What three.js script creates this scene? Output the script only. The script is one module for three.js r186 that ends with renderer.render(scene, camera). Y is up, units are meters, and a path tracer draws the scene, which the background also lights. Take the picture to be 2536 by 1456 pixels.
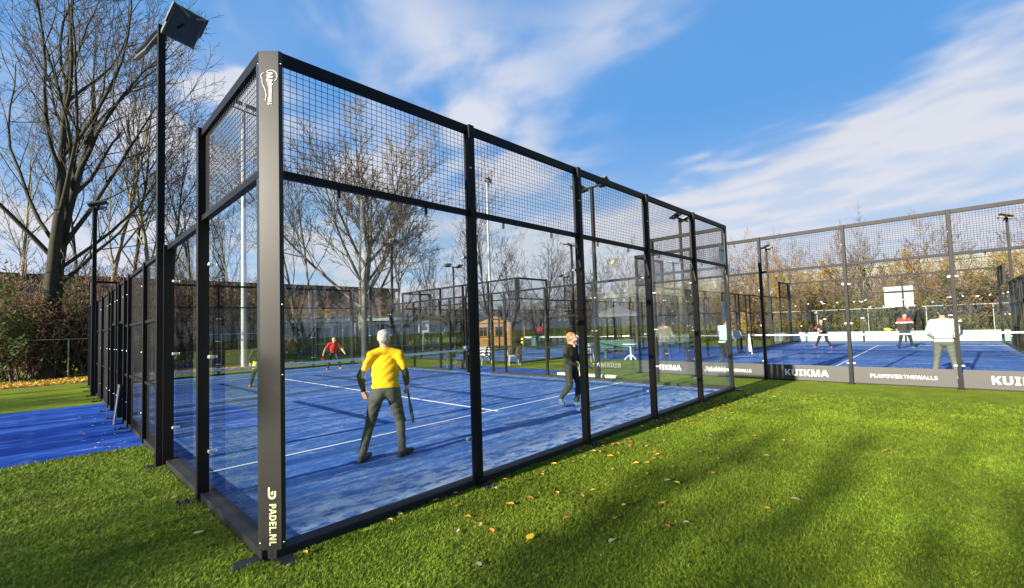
import * as THREE from 'three';
import { mergeGeometries } from 'three/addons/utils/BufferGeometryUtils.js';
import { RoundedBoxGeometry } from 'three/addons/geometries/RoundedBoxGeometry.js';
import { TextGeometry } from 'three/addons/geometries/TextGeometry.js';
import { FontLoader } from 'three/addons/loaders/FontLoader.js';

// ------------------------------------------------------------------ camera, sky, sun, exposure
const scene = new THREE.Scene();
const renderer = new THREE.WebGLRenderer({ antialias: true });
renderer.toneMapping = THREE.LinearToneMapping;
renderer.toneMappingExposure = 2.8;
renderer.shadowMap.enabled = true;
const W = 2536, H = 1456, FOCAL = 1112.05;
const camera = new THREE.PerspectiveCamera(2 * Math.atan(H / 2 / FOCAL) * 180 / Math.PI, W / H, 0.05, 600);
camera.position.set(-1.2022, 1.7144, 3.9578);
camera.rotation.set(0.0469, -0.838, -0.0344, 'YXZ');
camera.setViewOffset(W, H, -73.3, -25.8, W, H);
scene.add(camera);

const R = Math.PI / 180;
const SUN_EL = 17.5 * R, SUN_AZ = 3.7 * R;              // low autumn sun, nearly along the near glass wall
const sunDir = new THREE.Vector3(-Math.cos(SUN_EL) * Math.cos(SUN_AZ), Math.sin(SUN_EL), -Math.cos(SUN_EL) * Math.sin(SUN_AZ));
const sun = new THREE.DirectionalLight(new THREE.Color(1, 0.9, 0.74), 5);
sun.position.copy(sunDir).multiplyScalar(120);
sun.castShadow = true;
sun.shadow.radius = 1;
Object.assign(sun.shadow.camera, { left: -60, right: 60, top: 60, bottom: -60, near: 1, far: 300 });
sun.shadow.mapSize.set(4096, 4096);
scene.add(sun, sun.target);

function mulberry(a) { return () => { a |= 0; a = a + 0x6D2B79F5 | 0; let t = Math.imul(a ^ a >>> 15, 1 | a); t = t + Math.imul(t ^ t >>> 7, 61 | t) ^ t; return ((t ^ t >>> 14) >>> 0) / 4294967296; }; }
const rnd = mulberry(20231);
const rr = (a, b, f = rnd) => a + (b - a) * f();
const clamp = (x, a = 0, b = 1) => Math.min(b, Math.max(a, x));
const smooth = (a, b, x) => { const t = clamp((x - a) / (b - a)); return t * t * (3 - 2 * t); };
const mix = (a, b, t) => a + (b - a) * t;
// value noise, optionally wrapping
const hash = (x, y, s) => { let h = Math.imul(x, 374761393) + Math.imul(y, 668265263) + Math.imul(s, 1442695041) | 0; h = Math.imul(h ^ h >>> 13, 1274126177); return ((h ^ h >>> 16) >>> 0) / 4294967296; };
function vnoise(x, y, s = 0, wx = 0, wy = wx) {
  const xi = Math.floor(x), yi = Math.floor(y), fx = x - xi, fy = y - yi, u = fx * fx * (3 - 2 * fx), v = fy * fy * (3 - 2 * fy);
  let x0 = xi, x1 = xi + 1, y0 = yi, y1 = yi + 1;
  if (wx) { x0 = ((x0 % wx) + wx) % wx; x1 = (x0 + 1) % wx; y0 = ((y0 % wy) + wy) % wy; y1 = (y0 + 1) % wy; }
  const a = hash(x0, y0, s), b = hash(x1, y0, s), c = hash(x0, y1, s), d = hash(x1, y1, s), e = a + (b - a) * u; return e + (c + (d - c) * u - e) * v;
}
function fbm(x, y, s = 0, oct = 4, wx = 0, wy = wx) { let a = 0, w = 0.5, t = 0; for (let i = 0; i < oct; i++) { a += w * vnoise(x, y, s + i, wx, wy); t += w; w *= 0.5; x *= 2; y *= 2; wx *= 2; wy *= 2; } return a / t; }

{ // the sky: clear blue with cirrus drawn out in bands, thicker towards the east
  const w = 2048, h = 1024, data = new Float32Array(w * h * 4), K = 1 / 2.8;
  const edge = [[-6, 4.2], [-3, 3.2], [-1.45, 2.66], [-0.82, 2.42], [-0.42, 2.32], [-0.16, 2.05], [-0.03, 1.86], [0.6, 1.7], [3, 1.9], [8, 3]];
  const edgeAt = (z) => { for (let i = 1; i < edge.length; i++) if (z < edge[i][0]) { const [a, b] = [edge[i - 1], edge[i]]; return mix(a[1], b[1], clamp((z - a[0]) / (b[0] - a[0]))); } return 3; };
  for (let j = 0; j < h; j++) {
    const el = ((j + 0.5) / h - 0.5) * Math.PI, y = Math.sin(el);
    for (let i = 0; i < w; i++) {
      const ph = ((i + 0.5) / w - 0.5) * 2 * Math.PI, x = Math.cos(el) * Math.cos(ph), z = Math.cos(el) * Math.sin(ph), e = Math.max(0, el / R);
      const t1 = smooth(2, 26, e), t2 = smooth(24, 70, e);
      let c = [mix(mix(0.47, 0.125, t1), 0.055, t2), mix(mix(0.66, 0.37, t1), 0.20, t2), mix(mix(0.90, 0.80, t1), 0.55, t2)];
      let d = 0;
      if (y > 0.01) {
        const yy = y + 0.02, px = x / yy, pz = z / yy;
        const wx = px + 0.5 * (fbm(px * 0.9, pz * 0.9, 7) - 0.5), wz = pz + 0.5 * (fbm(px * 0.9, pz * 0.9, 17) - 0.5);
        const across = (wx * 0.93 + wz * 0.36), along = (-wx * 0.36 + wz * 0.93);
        const streak = fbm(across * 2.6, along * 0.8, 31, 5), fine = fbm(wx * 4.5, wz * 3, 51, 5), broad = fbm(wx * 0.55 + 3, wz * 0.55, 61, 3);
        // the bank in the east
        const into = wx - edgeAt(wz);
        d = smooth(-0.08, 0.55, into + 0.35 * (streak - 0.5) + 0.85 * (fine - 0.5)) * mix(0.6, 1.05, smooth(0.25, 0.7, fine)) * mix(1, 0.35, smooth(1.6, 3.2, into) * smooth(0.4, 0.6, streak));
        // thin veils over the middle of the sky and to the north
        const blob = (cx, cz, sx, sz, k) => k * Math.exp(-(((px - cx) / sx) ** 2) - ((pz - cz) / sz) ** 2);
        const veil = blob(1.2, -1.5, 0.42, 0.3, 0.6) + blob(0.9, -1.15, 0.55, 0.2, 0.42) + blob(1.3, -0.75, 0.25, 0.22, 0.5) + blob(0.44, -1.95, 0.17, 0.6, 1.7) + blob(0.9, -2.6, 0.9, 0.6, 0.7) + blob(1.9, -1.9, 0.5, 0.4, 0.6) + 0.75 * smooth(2.6, 5, Math.hypot(px, pz)) * smooth(0.35, 0.6, broad + 0.1);
        d = Math.max(d, clamp(veil * (0.1 + 1.7 * smooth(0.36, 0.66, 0.5 * streak + 0.5 * fine))));
        const elsewhere = smooth(0.3, -0.8, px) + smooth(0.9, 2.5, pz);
        d = Math.max(d, clamp(elsewhere) * 0.75 * smooth(0.48, 0.7, 0.5 * broad + 0.3 * streak + 0.2 * fine));
        d *= 0.92;
      }
      const g = d > 0.02 ? 0.92 + 0.08 * fbm(px0(x, y), px0(z, y), 77, 3) : 1, cl = [0.78 * g, 0.80 * g, 0.88 * g];
      const k = (j * w + i) * 4;
      for (let n = 0; n < 3; n++) data[k + n] = mix(c[n], cl[n], d) * K;
      data[k + 3] = 1;
    }
  }
  function px0(a, y) { return 2 * a / (Math.abs(y) + 0.05); }
  const sky = new THREE.DataTexture(data, w, h, THREE.RGBAFormat, THREE.FloatType);
  sky.mapping = THREE.EquirectangularReflectionMapping; sky.magFilter = THREE.LinearFilter; sky.minFilter = THREE.LinearFilter; sky.wrapS = THREE.RepeatWrapping; sky.needsUpdate = true;
  scene.background = sky; scene.environment = sky;
}

// ------------------------------------------------------------------ helpers
const taken = {};
function numbered(n) { if (!(n in taken)) { taken[n] = 0; return n; } return n + '_' + String(++taken[n]).padStart(3, '0'); }
function tag(o, label, category, group, kind) { if (label) o.userData.label = label; if (category) o.userData.category = category; if (group) o.userData.group = group; if (kind) o.userData.kind = kind; return o; }
function thing(name, label, category, pos = [0, 0, 0], turn = 0, group) { const o = new THREE.Group(); o.name = numbered(name); o.position.set(...pos); o.rotation.y = turn; scene.add(o); return tag(o, label, category, group); }
function part(name, geo, mat, parent) { const m = new THREE.Mesh(geo, mat); m.name = parent ? name : numbered(name); m.castShadow = m.receiveShadow = true; (parent || scene).add(m); return m; }
function structure(name, geo, mat) { const m = part(name, geo, mat); m.userData.kind = 'structure'; return m; }
const V = (x, y, z) => new THREE.Vector3(x, y, z);
function box(w, h, d, x = 0, y = 0, z = 0) { const g = new THREE.BoxGeometry(w, h, d); g.translate(x, y, z); return g; }
function rbox(w, h, d, r, x = 0, y = 0, z = 0, seg = 1) { const g = new RoundedBoxGeometry(w, h, d, seg, r); g.translate(x, y, z); return g; }
function span(x0, x1, y0, y1, z0, z1) { return box(x1 - x0, y1 - y0, z1 - z0, (x0 + x1) / 2, (y0 + y1) / 2, (z0 + z1) / 2); }
function rod(a, b, r, sides = 6, r2 = r) { const d = V(b[0] - a[0], b[1] - a[1], b[2] - a[2]), l = d.length(), g = new THREE.CylinderGeometry(r2, r, l, sides, 1); g.applyQuaternion(new THREE.Quaternion().setFromUnitVectors(V(0, 1, 0), d.normalize())); g.translate((a[0] + b[0]) / 2, (a[1] + b[1]) / 2, (a[2] + b[2]) / 2); return g; }
function merged(list) { return mergeGeometries(list.map((g) => { const q = g.index ? g.toNonIndexed() : g; for (const k of Object.keys(q.attributes)) if (!['position', 'normal', 'uv'].includes(k)) q.deleteAttribute(k); if (!q.attributes.uv) q.setAttribute('uv', new THREE.BufferAttribute(new Float32Array(q.attributes.position.count * 2), 2)); return q; })); }
function sheet(x0, x1, z0, z1, y, uvm = 1) { // a horizontal sheet with uv in metres
  const g = new THREE.PlaneGeometry(x1 - x0, z1 - z0); g.rotateX(-Math.PI / 2); g.translate((x0 + x1) / 2, y, (z0 + z1) / 2);
  const p = g.attributes.position, uv = g.attributes.uv; for (let i = 0; i < p.count; i++) uv.setXY(i, p.getX(i) / uvm, p.getZ(i) / uvm); return g;
}
const lin = (r, g, b) => new THREE.Color().setRGB(r, g, b);
function mat(c, rough = 0.7, extra = {}) { return new THREE.MeshPhysicalMaterial({ color: lin(...c), roughness: rough, metalness: 0, ...extra }); }
function tex(w, h, f, srgb = true) { // f(i, j) -> [r,g,b] linear 0..1 or a number
  const a = new Uint8Array(w * h * 4), enc = (x) => 255 * (x <= 0.0031308 ? 12.92 * x : 1.055 * Math.pow(x, 1 / 2.4) - 0.055);
  for (let j = 0; j < h; j++) for (let i = 0; i < w; i++) { const c = f(i, j), k = (j * w + i) * 4; for (let n = 0; n < 3; n++) { const v = clamp(typeof c === 'number' ? c : c[n]); a[k + n] = srgb ? enc(v) : 255 * v; } a[k + 3] = 255; }
  const t = new THREE.DataTexture(a, w, h); t.magFilter = THREE.LinearFilter; t.minFilter = THREE.LinearMipmapLinearFilter; t.generateMipmaps = true; t.wrapS = t.wrapT = THREE.RepeatWrapping; if (srgb) t.colorSpace = THREE.SRGBColorSpace; t.needsUpdate = true; return t;
}

// ------------------------------------------------------------------ materials
const turfTex = tex(1024, 1024, (i, j) => { // 4 m of artificial turf: fibre clumps, pale and dark yarns
  const x = i / 1024, y = j / 1024, a = fbm(x * 16, y * 16, 3, 4, 16), f = vnoise(x * 340, y * 340, 8, 340), f2 = vnoise(x * 170, y * 170, 9, 170), k = 0.55 + 0.5 * f * f2 + 0.55 * a + 0.25 * (f - 0.5);
  const yel = fbm(x * 8, y * 8, 40, 3, 8);
  return [(0.13 + 0.045 * yel) * k, (0.19 + 0.03 * yel) * k, 0.014 * k];
});
const turfBump = tex(1024, 1024, (i, j) => { const x = i / 1024, y = j / 1024; return 0.5 * vnoise(x * 300, y * 300, 21, 300) + 0.3 * vnoise(x * 120, y * 120, 22, 120) + 0.2 * fbm(x * 16, y * 16, 23, 3, 16); }, false);
const courtTex = tex(1024, 2048, (i, j) => { // 10 x 20 m of blue turf dressed with sand; brushed lengthways in x
  const X = i / 1024 * 10, Z = j / 2048 * 20;
  const brush = fbm(X * 1.7, Z * 13, 101, 5), spots = fbm(X * 8, Z * 15, 111, 5), broad = fbm(X * 0.5, Z * 0.6, 121, 3), grit = hash(i, j, 5), fine = vnoise(X * 38, Z * 46, 66);
  const edge = Math.min(Z, 20 - Z), ex = Math.min(X, 10 - X);
  const drift = Math.max(smooth(1.2, 0.0, edge + 0.7 * (brush - 0.5)) * 1.05, smooth(0.5, 0, ex + 0.5 * (spots - 0.5)) * 0.55);   // sand that the brush leaves along the glass
  let s = smooth(0.42, 0.72, 0.5 * brush + 0.32 * spots + 0.18 * broad) * 0.6 + 0.01 + drift * smooth(0.25, 0.62, spots) + 0.06 * fine;
  s = clamp(s * (0.75 + 0.5 * grit) * (0.7 + 0.6 * fine));
  const dark = 0.66 + 0.42 * fbm(X * 3, Z * 6, 141, 4) + 0.22 * (grit - 0.5) + 0.2 * (fine - 0.5);
  return [mix(0.027 * dark, 0.40, s * 0.7), mix(0.118 * dark, 0.49, s * 0.7), mix(0.42 * dark, 0.62, s * 0.7)];
});
courtTex.wrapS = courtTex.wrapT = THREE.ClampToEdgeWrapping;
const apronTex = tex(512, 512, (i, j) => { const X = i / 512, Z = j / 512, br = fbm(X * 4, Z * 24, 171, 5, 4, 24), sp = fbm(X * 20, Z * 20, 181, 4, 20), g = hash(i, j, 6), s = smooth(0.56, 0.8, 0.7 * br + 0.3 * sp) * 0.55 * (0.6 + 0.8 * g), k = 0.7 + 0.5 * sp + 0.2 * (g - 0.5); return [mix(0.012 * k, 0.4, s * 0.45), mix(0.075 * k, 0.5, s * 0.45), mix(0.38 * k, 0.66, s * 0.45)]; });
const barkTex = tex(256, 512, (i, j) => { const x = i / 256, y = j / 512, r = fbm(x * 12, y * 10, 201, 4, 12, 10), s = fbm(x * 6, y * 5, 211, 3, 6, 5); const k = 0.45 + 0.95 * r; const m = smooth(0.5, 0.72, s); return [mix(0.24, 0.17, m) * k, mix(0.205, 0.18, m) * k, mix(0.155, 0.10, m) * k]; });
const mossTex = tex(256, 512, (i, j) => { const x = i / 256, y = j / 512, r = fbm(x * 12, y * 10, 301, 4, 12, 10), s = fbm(x * 5, y * 5, 311, 4, 5, 5); const k = 0.12 + 0.34 * r; const m = smooth(0.42, 0.6, s); return [mix(0.13, 0.085, m) * k, mix(0.11, 0.105, m) * k, mix(0.08, 0.03, m) * k]; });
const paintTex = tex(256, 256, (i, j) => 0.86 + 0.2 * (fbm(i / 256 * 8, j / 256 * 8, 401, 4, 8) - 0.5) + 0.05 * hash(i, j, 9));
const M = {
  turf: mat([1, 1, 1], 0.95, { map: turfTex, bumpMap: turfBump, bumpScale: 0.02, specularIntensity: 0.2 }),
  court: mat([1, 1, 1], 0.95, { map: courtTex, specularIntensity: 0.2 }),
  apron: mat([1, 1, 1], 0.9, { map: apronTex, specularIntensity: 0.25 }),
  line: mat([0.78, 0.8, 0.8], 0.9),
  steel: mat([0.0085, 0.0082, 0.008], 0.5, { map: paintTex, specularIntensity: 0.4 }),
  wire: mat([0.011, 0.011, 0.011], 0.55, { specularIntensity: 0.5 }),
  plate: mat([0.018, 0.018, 0.019], 0.55, { specularIntensity: 0.6 }), cover: mat([0.026, 0.026, 0.024], 0.36, { map: paintTex }), kerb: mat([0.016, 0.016, 0.017], 0.6, { specularIntensity: 0.6 }),
  glass: new THREE.MeshPhysicalMaterial({ color: lin(0.93, 0.965, 0.95), roughness: 0, metalness: 0, transmission: 1, thickness: 0, ior: 1.85, side: THREE.DoubleSide }),
  chrome: mat([0.72, 0.73, 0.74], 0.35, { metalness: 0.75 }),
  galv: mat([0.42, 0.43, 0.43], 0.45, { metalness: 0.7 }),
  mast: mat([0.42, 0.44, 0.44], 0.5),
  white: mat([0.75, 0.75, 0.73], 0.6),
  plastic: mat([0.42, 0.42, 0.41], 0.55),
  paper: mat([0.55, 0.55, 0.53], 0.8),
  net: mat([0.015, 0.017, 0.02], 0.8),
  banner: mat([0.048, 0.047, 0.046], 0.55),
  paleBanner: mat([0.36, 0.47, 0.48], 0.6),
  lettering: mat([0.82, 0.82, 0.8], 0.6),
  gold: mat([0.62, 0.66, 0.34], 0.45),
  lampBody: mat([0.10, 0.11, 0.11], 0.45),
  lampGlass: mat([0.05, 0.055, 0.06], 0.2),
  bark: mat([1, 1, 1], 0.95, { map: barkTex, bumpMap: barkTex, bumpScale: 0.03 }),
  moss: mat([1, 1, 1], 0.95, { map: mossTex, bumpMap: mossTex, bumpScale: 0.03 }),
  twig: mat([0.092, 0.073, 0.056], 0.9), twigPale: mat([0.185, 0.135, 0.08], 0.9), twigDark: mat([0.052, 0.044, 0.036], 0.9), twigRed: mat([0.17, 0.10, 0.07], 0.9),
};
const leafMat = (r, g, b, t = 0.35) => new THREE.MeshPhysicalMaterial({ color: lin(r, g, b), roughness: 0.9, transmission: t, thickness: 0, side: THREE.DoubleSide, specularIntensity: 0.3 });
const L = { brown: leafMat(0.20, 0.105, 0.035), gold: leafMat(0.40, 0.24, 0.03), olive: leafMat(0.21, 0.185, 0.04), green: leafMat(0.09, 0.12, 0.028), tan: leafMat(0.30, 0.20, 0.10), orange: leafMat(0.30, 0.16, 0.045) };
const fontBold = await new FontLoader().loadAsync('fonts/droid/droid_sans_bold.typeface.json');
const fontReg = await new FontLoader().loadAsync('fonts/droid/droid_sans_regular.typeface.json');
function lettering(s, size, font = fontBold, depth = 0.003, stretch = 1) { const g = new TextGeometry(s, { font, size, depth, curveSegments: 4, bevelEnabled: false }); g.computeBoundingBox(); g.scale(stretch, 1, 1); g.computeBoundingBox(); const b = g.boundingBox; g.userData.w = b.max.x - b.min.x; g.translate(-b.min.x, -b.min.y, 0); return g; }

// ------------------------------------------------------------------ the ground
{
  structure('ground', sheet(-220, 260, -260, 160, -0.03, 4), M.turf);
  // artificial turf of the site
  structure('artificial_turf', sheet(-60, 36, -22.4, 60, 0, 4), M.turf);
  const court = (x0, x1, z0, z1, along) => { const g = new THREE.PlaneGeometry(x1 - x0, z1 - z0); g.rotateX(-Math.PI / 2); g.translate((x0 + x1) / 2, 0.006, (z0 + z1) / 2); if (along) { const p = g.attributes.position, uv = g.attributes.uv; for (let i = 0; i < 4; i++) uv.setXY(i, (p.getZ(i) - z0) / (z1 - z0), (p.getX(i) - x0) / (x1 - x0)); } structure('court_surface', g, M.court); };
  court(0, 10, -20, 0); court(12.45, 32.45, -3.9, 6.1, true); court(13.55, 33.55, -20.8, -10.8, true);
  structure('apron', sheet(-1.9, -0.06, -13.3, -5.8, 0.005, 3), M.apron);
  structure('apron', sheet(10.06, 11.9, -13.6, -6.4, 0.005, 3), M.apron);
  structure('apron', sheet(17, 27.9, -10.7, -4.0, 0.005, 3), M.apron);
  // painted lines: service lines and centre lines
  const lines = (o) => { const w = 0.025, list = []; for (const z of [-3.05, -16.95]) list.push(box(9.9, 0.003, 0.05, 5, 0.0115, z)); list.push(box(0.05, 0.003, 14.2, 5, 0.0122, -10)); return o(merged(list)); };
  lines((g) => structure('court_line', g, M.line));
  for (const [x, z] of [[12.45, -3.9], [13.55, -20.8]]) lines((g) => { g.rotateY(-Math.PI / 2); g.translate(x, 0, z); structure('court_line', g, M.line); });
}

// ------------------------------------------------------------------ padel court enclosures
function wireMesh(w, h, step = 0.05, r = 0.0029) { // welded square mesh, uprights in front of the cross wires
  const g = [], nx = Math.round(w / step), ny = Math.round(h / step);
  for (let i = 0; i <= nx; i++) g.push(rod([i * w / nx, 0, r], [i * w / nx, h, r], r, 3));
  for (let j = 0; j <= ny; j++) g.push(rod([0, j * h / ny, -r], [w, j * h / ny, -r], r, 3));
  return merged(g);
}
const meshCache = {};
const meshGeo = (w, h) => meshCache[w.toFixed(2) + '_' + h.toFixed(2)] ??= wireMesh(w, h, 0.05, h > 1.5 ? 0.0019 : 0.0027);
const clampGeo = merged([rbox(0.19, 0.034, 0.022, 0.008, 0, 0, 0.02, 2), rbox(0.03, 0.034, 0.05, 0.006, -0.07, 0, 0.005, 2), rbox(0.03, 0.034, 0.05, 0.006, 0.07, 0, 0.005, 2)]);
const boltGeo = new THREE.SphereGeometry(0.013, 8, 6), nutGeo = merged([new THREE.CylinderGeometry(0.014, 0.014, 0.014, 6), new THREE.CylinderGeometry(0.007, 0.007, 0.034, 6)]);
const footGeo = rbox(0.14, 0.012, 0.2, 0.004);
function enclosure(label, pos, turn, o) {
  const t = thing('padel_court_enclosure', label, 'padel court', pos, turn, 'padel court enclosures');
  const steel = o.steel;
  const wall = (name, geo, m, x, y, z, ry) => { const p = part(name, geo, m, t); p.position.set(x, y, z); p.rotation.y = ry; return p; };
  // one run of wall lives in its own frame: s runs along it, outwards is +z of that frame
  const run = (ox, oz, ry) => (name, geo, m, s, y, out) => { const c = Math.cos(ry), n = Math.sin(ry); return wall(name, geo, m, ox + s * c + out * n, y, oz - s * n + out * c, ry); };
  const post = (r, s, h, w = 0.075, d = 0.105) => r('post', rbox(w, h, d, 0.005, 0, h / 2, 0.052), steel, s, 0, 0);
  const clamps = (r, s) => { for (const y of [0.5, 1.5, 2.5]) r('clamp', clampGeo, M.chrome, s, y, -0.012); };
  const foot = (r, s) => { const f = r('foot_plate', footGeo, M.plate, s, 0.012, 0.18); for (const [x, z] of [[-0.045, 0.0], [0.045, 0.0], [-0.045, 0.075], [0.045, 0.075]]) { const b = part('bolt', nutGeo, M.plate, f); b.position.set(x, 0.014, z); } };
  const glass = (r, s, w) => r('glass_pane', (() => { const g = new THREE.PlaneGeometry(w - 0.02, 2.9); return g; })(), M.glass, s + w / 2, 1.52, -0.02);
  const rail = (r, s, w, y, h = 0.07, d = 0.06) => r('rail', rbox(w - 0.075, h, d, 0.004), steel, s + w / 2, y, 0.04);
  const sill = (r, s, w) => r('sill_beam', rbox(w - 0.004, 0.075, 0.15, 0.006), M.kerb, s + w / 2, 0.0375, 0.0);
  const mesh = (r, s, w, y0, y1) => { const m = r('mesh_panel', meshGeo(w - 0.08, y1 - y0), M.wire, s + 0.04, y0, 0.035); m.userData.kind = 'stuff'; return m; };
  const birds = [];
  for (const [k, r] of [[0, run(0, 0, 0)], [1, run(10, -20, Math.PI)]]) {       // the two end walls
    for (let i = 0; i < 5; i++) {
      sill(r, i * 2, 2); glass(r, i * 2, 2); rail(r, i * 2, 2, 3.0, 0.06); rail(r, i * 2, 2, 3.955, 0.09); mesh(r, i * 2, 2, 3.03, 3.91);
      for (const e of [0.55, 1.45]) r('glass_clip', rbox(0.02, 0.07, 0.03, 0.004), M.plate, i * 2 + e, 2.945, -0.005);
      if (i) { post(r, i * 2, 4); clamps(r, i * 2); foot(r, i * 2); r('bolt', boltGeo, M.chrome, i * 2 - 0.028, 3.5, 0.105); }
    }
  }
  for (const [k, r] of [[0, run(0, -20, -Math.PI / 2)], [1, run(10, 0, Math.PI / 2)]]) { // the two long sides
    for (const e of [0, 18]) { sill(r, e, 2); glass(r, e, 2); rail(r, e, 2, 3.0, 0.06); rail(r, e, 2, 3.955, 0.09); mesh(r, e, 2, 3.03, 3.91); }
    for (const e of [2, 16]) { sill(r, e, 2); glass(r, e, 2); rail(r, e, 2, 2.965, 0.07); }
    for (const s of [2, 18]) { post(r, s, 4); clamps(r, s); foot(r, s); }
    for (const s of [4, 16]) { post(r, s, 3, 0.1, 0.12); clamps(r, s); foot(r, s); }
    const stops = [4, 6, 8, 8.7, 9.75, 10.25, 11.3, 12, 14, 16];
    for (let i = 0; i < stops.length - 1; i++) {
      const a = stops[i], w = stops[i + 1] - a, door = Math.abs(a - 8.7) < 0.01 || Math.abs(a - 10.25) < 0.01;
      if (i) { post(r, a, 3, 0.07, 0.09); for (const y of [0.5, 1.5, 2.6]) r('bolt', boltGeo, M.chrome, a - 0.02, y, 0.098); if (i % 2) foot(r, a); }
      rail(r, a, w, 2.965, 0.06);
      if (door) { rail(r, a, w, 2.1, 0.06); mesh(r, a, w, 2.13, 2.935); }
      else { sill(r, a, w); rail(r, a, w, 2.0, 0.045); rail(r, a, w, 1.0, 0.045); mesh(r, a, w, 0.08, 2.935); }
    }
  }
  // corner posts with a chamfered cover plate
  const s = new THREE.Shape([[-0.064, -0.1], [-0.064, -0.036], [0.042, 0.07], [0.07, 0.07], [0.07, 0.02], [0.02, 0.0], [0.0, -0.02], [-0.02, -0.1]].map(([x, y]) => new THREE.Vector2(x, -y)));
  const cg = new THREE.ExtrudeGeometry(s, { depth: 4.0, bevelEnabled: true, bevelSize: 0.003, bevelThickness: 0.003, bevelSegments: 1 }); cg.rotateX(-Math.PI / 2);
  const corners = [[0, 0, 0], [10, 0, Math.PI / 2], [10, -20, Math.PI], [0, -20, -Math.PI / 2]].map(([x, z, ry]) => {
    const c = wall('corner_post', cg, o.cover || steel, x, 0, z, ry);
    for (const [bx, bz, y] of [[-0.066, -0.05, 0.12], [-0.066, -0.05, 3.9], [0.06, 0.072, 0.12], [0.06, 0.072, 3.9], [0.058, 0.072, 1.4], [0.058, 0.072, 1.95]]) { const b = part('bolt', boltGeo, M.chrome, c); b.position.set(bx, y, bz); b.scale.setScalar(0.55); }
    for (const [fx, fz, fr] of [[-0.165, -0.04, Math.PI / 2], [0.04, 0.165, 0]]) { const f = part('foot_plate', footGeo, M.plate, c); f.position.set(fx, 0.012, fz); f.rotation.y = fr; }
    return c;
  });
  return { t, corners, run };
}
const court1 = enclosure('black steel and glass padel court in front, man in yellow shirt inside', [0, 0, 0], 0, { steel: M.steel, cover: M.cover });
const court2 = enclosure('padel court on the right with grey lettered banners along its glass', [12.45, 0, -3.9], -Math.PI / 2, { steel: M.steel });
const court3 = enclosure('distant empty padel court behind the woman in black, beyond the plastic chairs', [13.55, 0, -20.8], -Math.PI / 2, { steel: M.steel });

{ // lettering on the near corner post of the first court: the plate looks along (-1, 0, 1)
  const c = court1.corners[0], face = (name, g, m, along, y, up) => { // along: offset across the plate to the right; letters run down the post
    const p = part(name, g, m, c); p.rotation.set(0, -Math.PI / 4, 0); const n = Math.SQRT1_2; p.position.set(-0.011 - n * 0.0045 + along * n, y, 0.017 + n * 0.0045 + along * n); return p; };
  const padel = lettering('PADEL.NL', 0.052, fontBold, 0.003, 0.95); padel.rotateZ(-Math.PI / 2);
  face('lettering', padel, M.gold, -0.012, 0.415);
  { // the P-like emblem above it: a thick hook round a small wedge
    const s = new THREE.Shape(); s.moveTo(0, 0); s.lineTo(0.03, 0); s.absarc(0.03, -0.03, 0.03, Math.PI / 2, -Math.PI / 2, true); s.lineTo(-0.03, -0.06); s.lineTo(-0.03, -0.046); s.lineTo(0.028, -0.046); s.absarc(0.028, -0.03, 0.016, -Math.PI / 2, Math.PI / 2, false); s.lineTo(0, -0.014); s.closePath();
    const s2 = new THREE.Shape([[-0.004, -0.022], [0.026, -0.022], [0.026, -0.038], [0.008, -0.038]].map((p) => new THREE.Vector2(...p)));
    const g = new THREE.ExtrudeGeometry([s, s2], { depth: 0.003, bevelEnabled: false }); g.rotateZ(-Math.PI / 2); face('emblem', g, M.gold, 0.04, 0.512);
  }
  const tv = lettering('TVVreeswijk', 0.03, fontBold, 0.003, 0.8); tv.rotateZ(Math.PI / 2); face('lettering', tv, M.lettering, 0.036, 3.555);
  const tw = lettering('TVV', 0.046, fontBold, 0.003, 0.72); tw.rotateZ(Math.PI / 2); face('lettering', tw, M.lettering, 0.034, 3.745);
  { // a ball ring and the swoosh below it
    const arc = (a0, a1, r, x, y) => { const pts = []; for (let i = 0; i <= 14; i++) { const a = mix(a0, a1, i / 14); pts.push(V(x + r * Math.cos(a), y + r * Math.sin(a), 0.002)); } return pts; };
    const tube = (pts, r) => { const g = new THREE.TubeGeometry(new THREE.CatmullRomCurve3(pts), 20, r, 4); g.scale(1, 1, 0.6); return g; };
    const g = merged([tube(arc(-0.9, 2.3, 0.05, 0.014, 0.0), 0.003), tube(arc(1.9, 3.9, 0.03, -0.032, 0.0), 0.003), tube([V(-0.055, -0.015, 0.002), V(-0.05, -0.06, 0.002), V(-0.03, -0.11, 0.002), V(-0.022, -0.16, 0.002), V(-0.03, -0.2, 0.002)], 0.003)]);
    face('emblem', g, M.lettering, 0.005, 3.79);
  }
}
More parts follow.
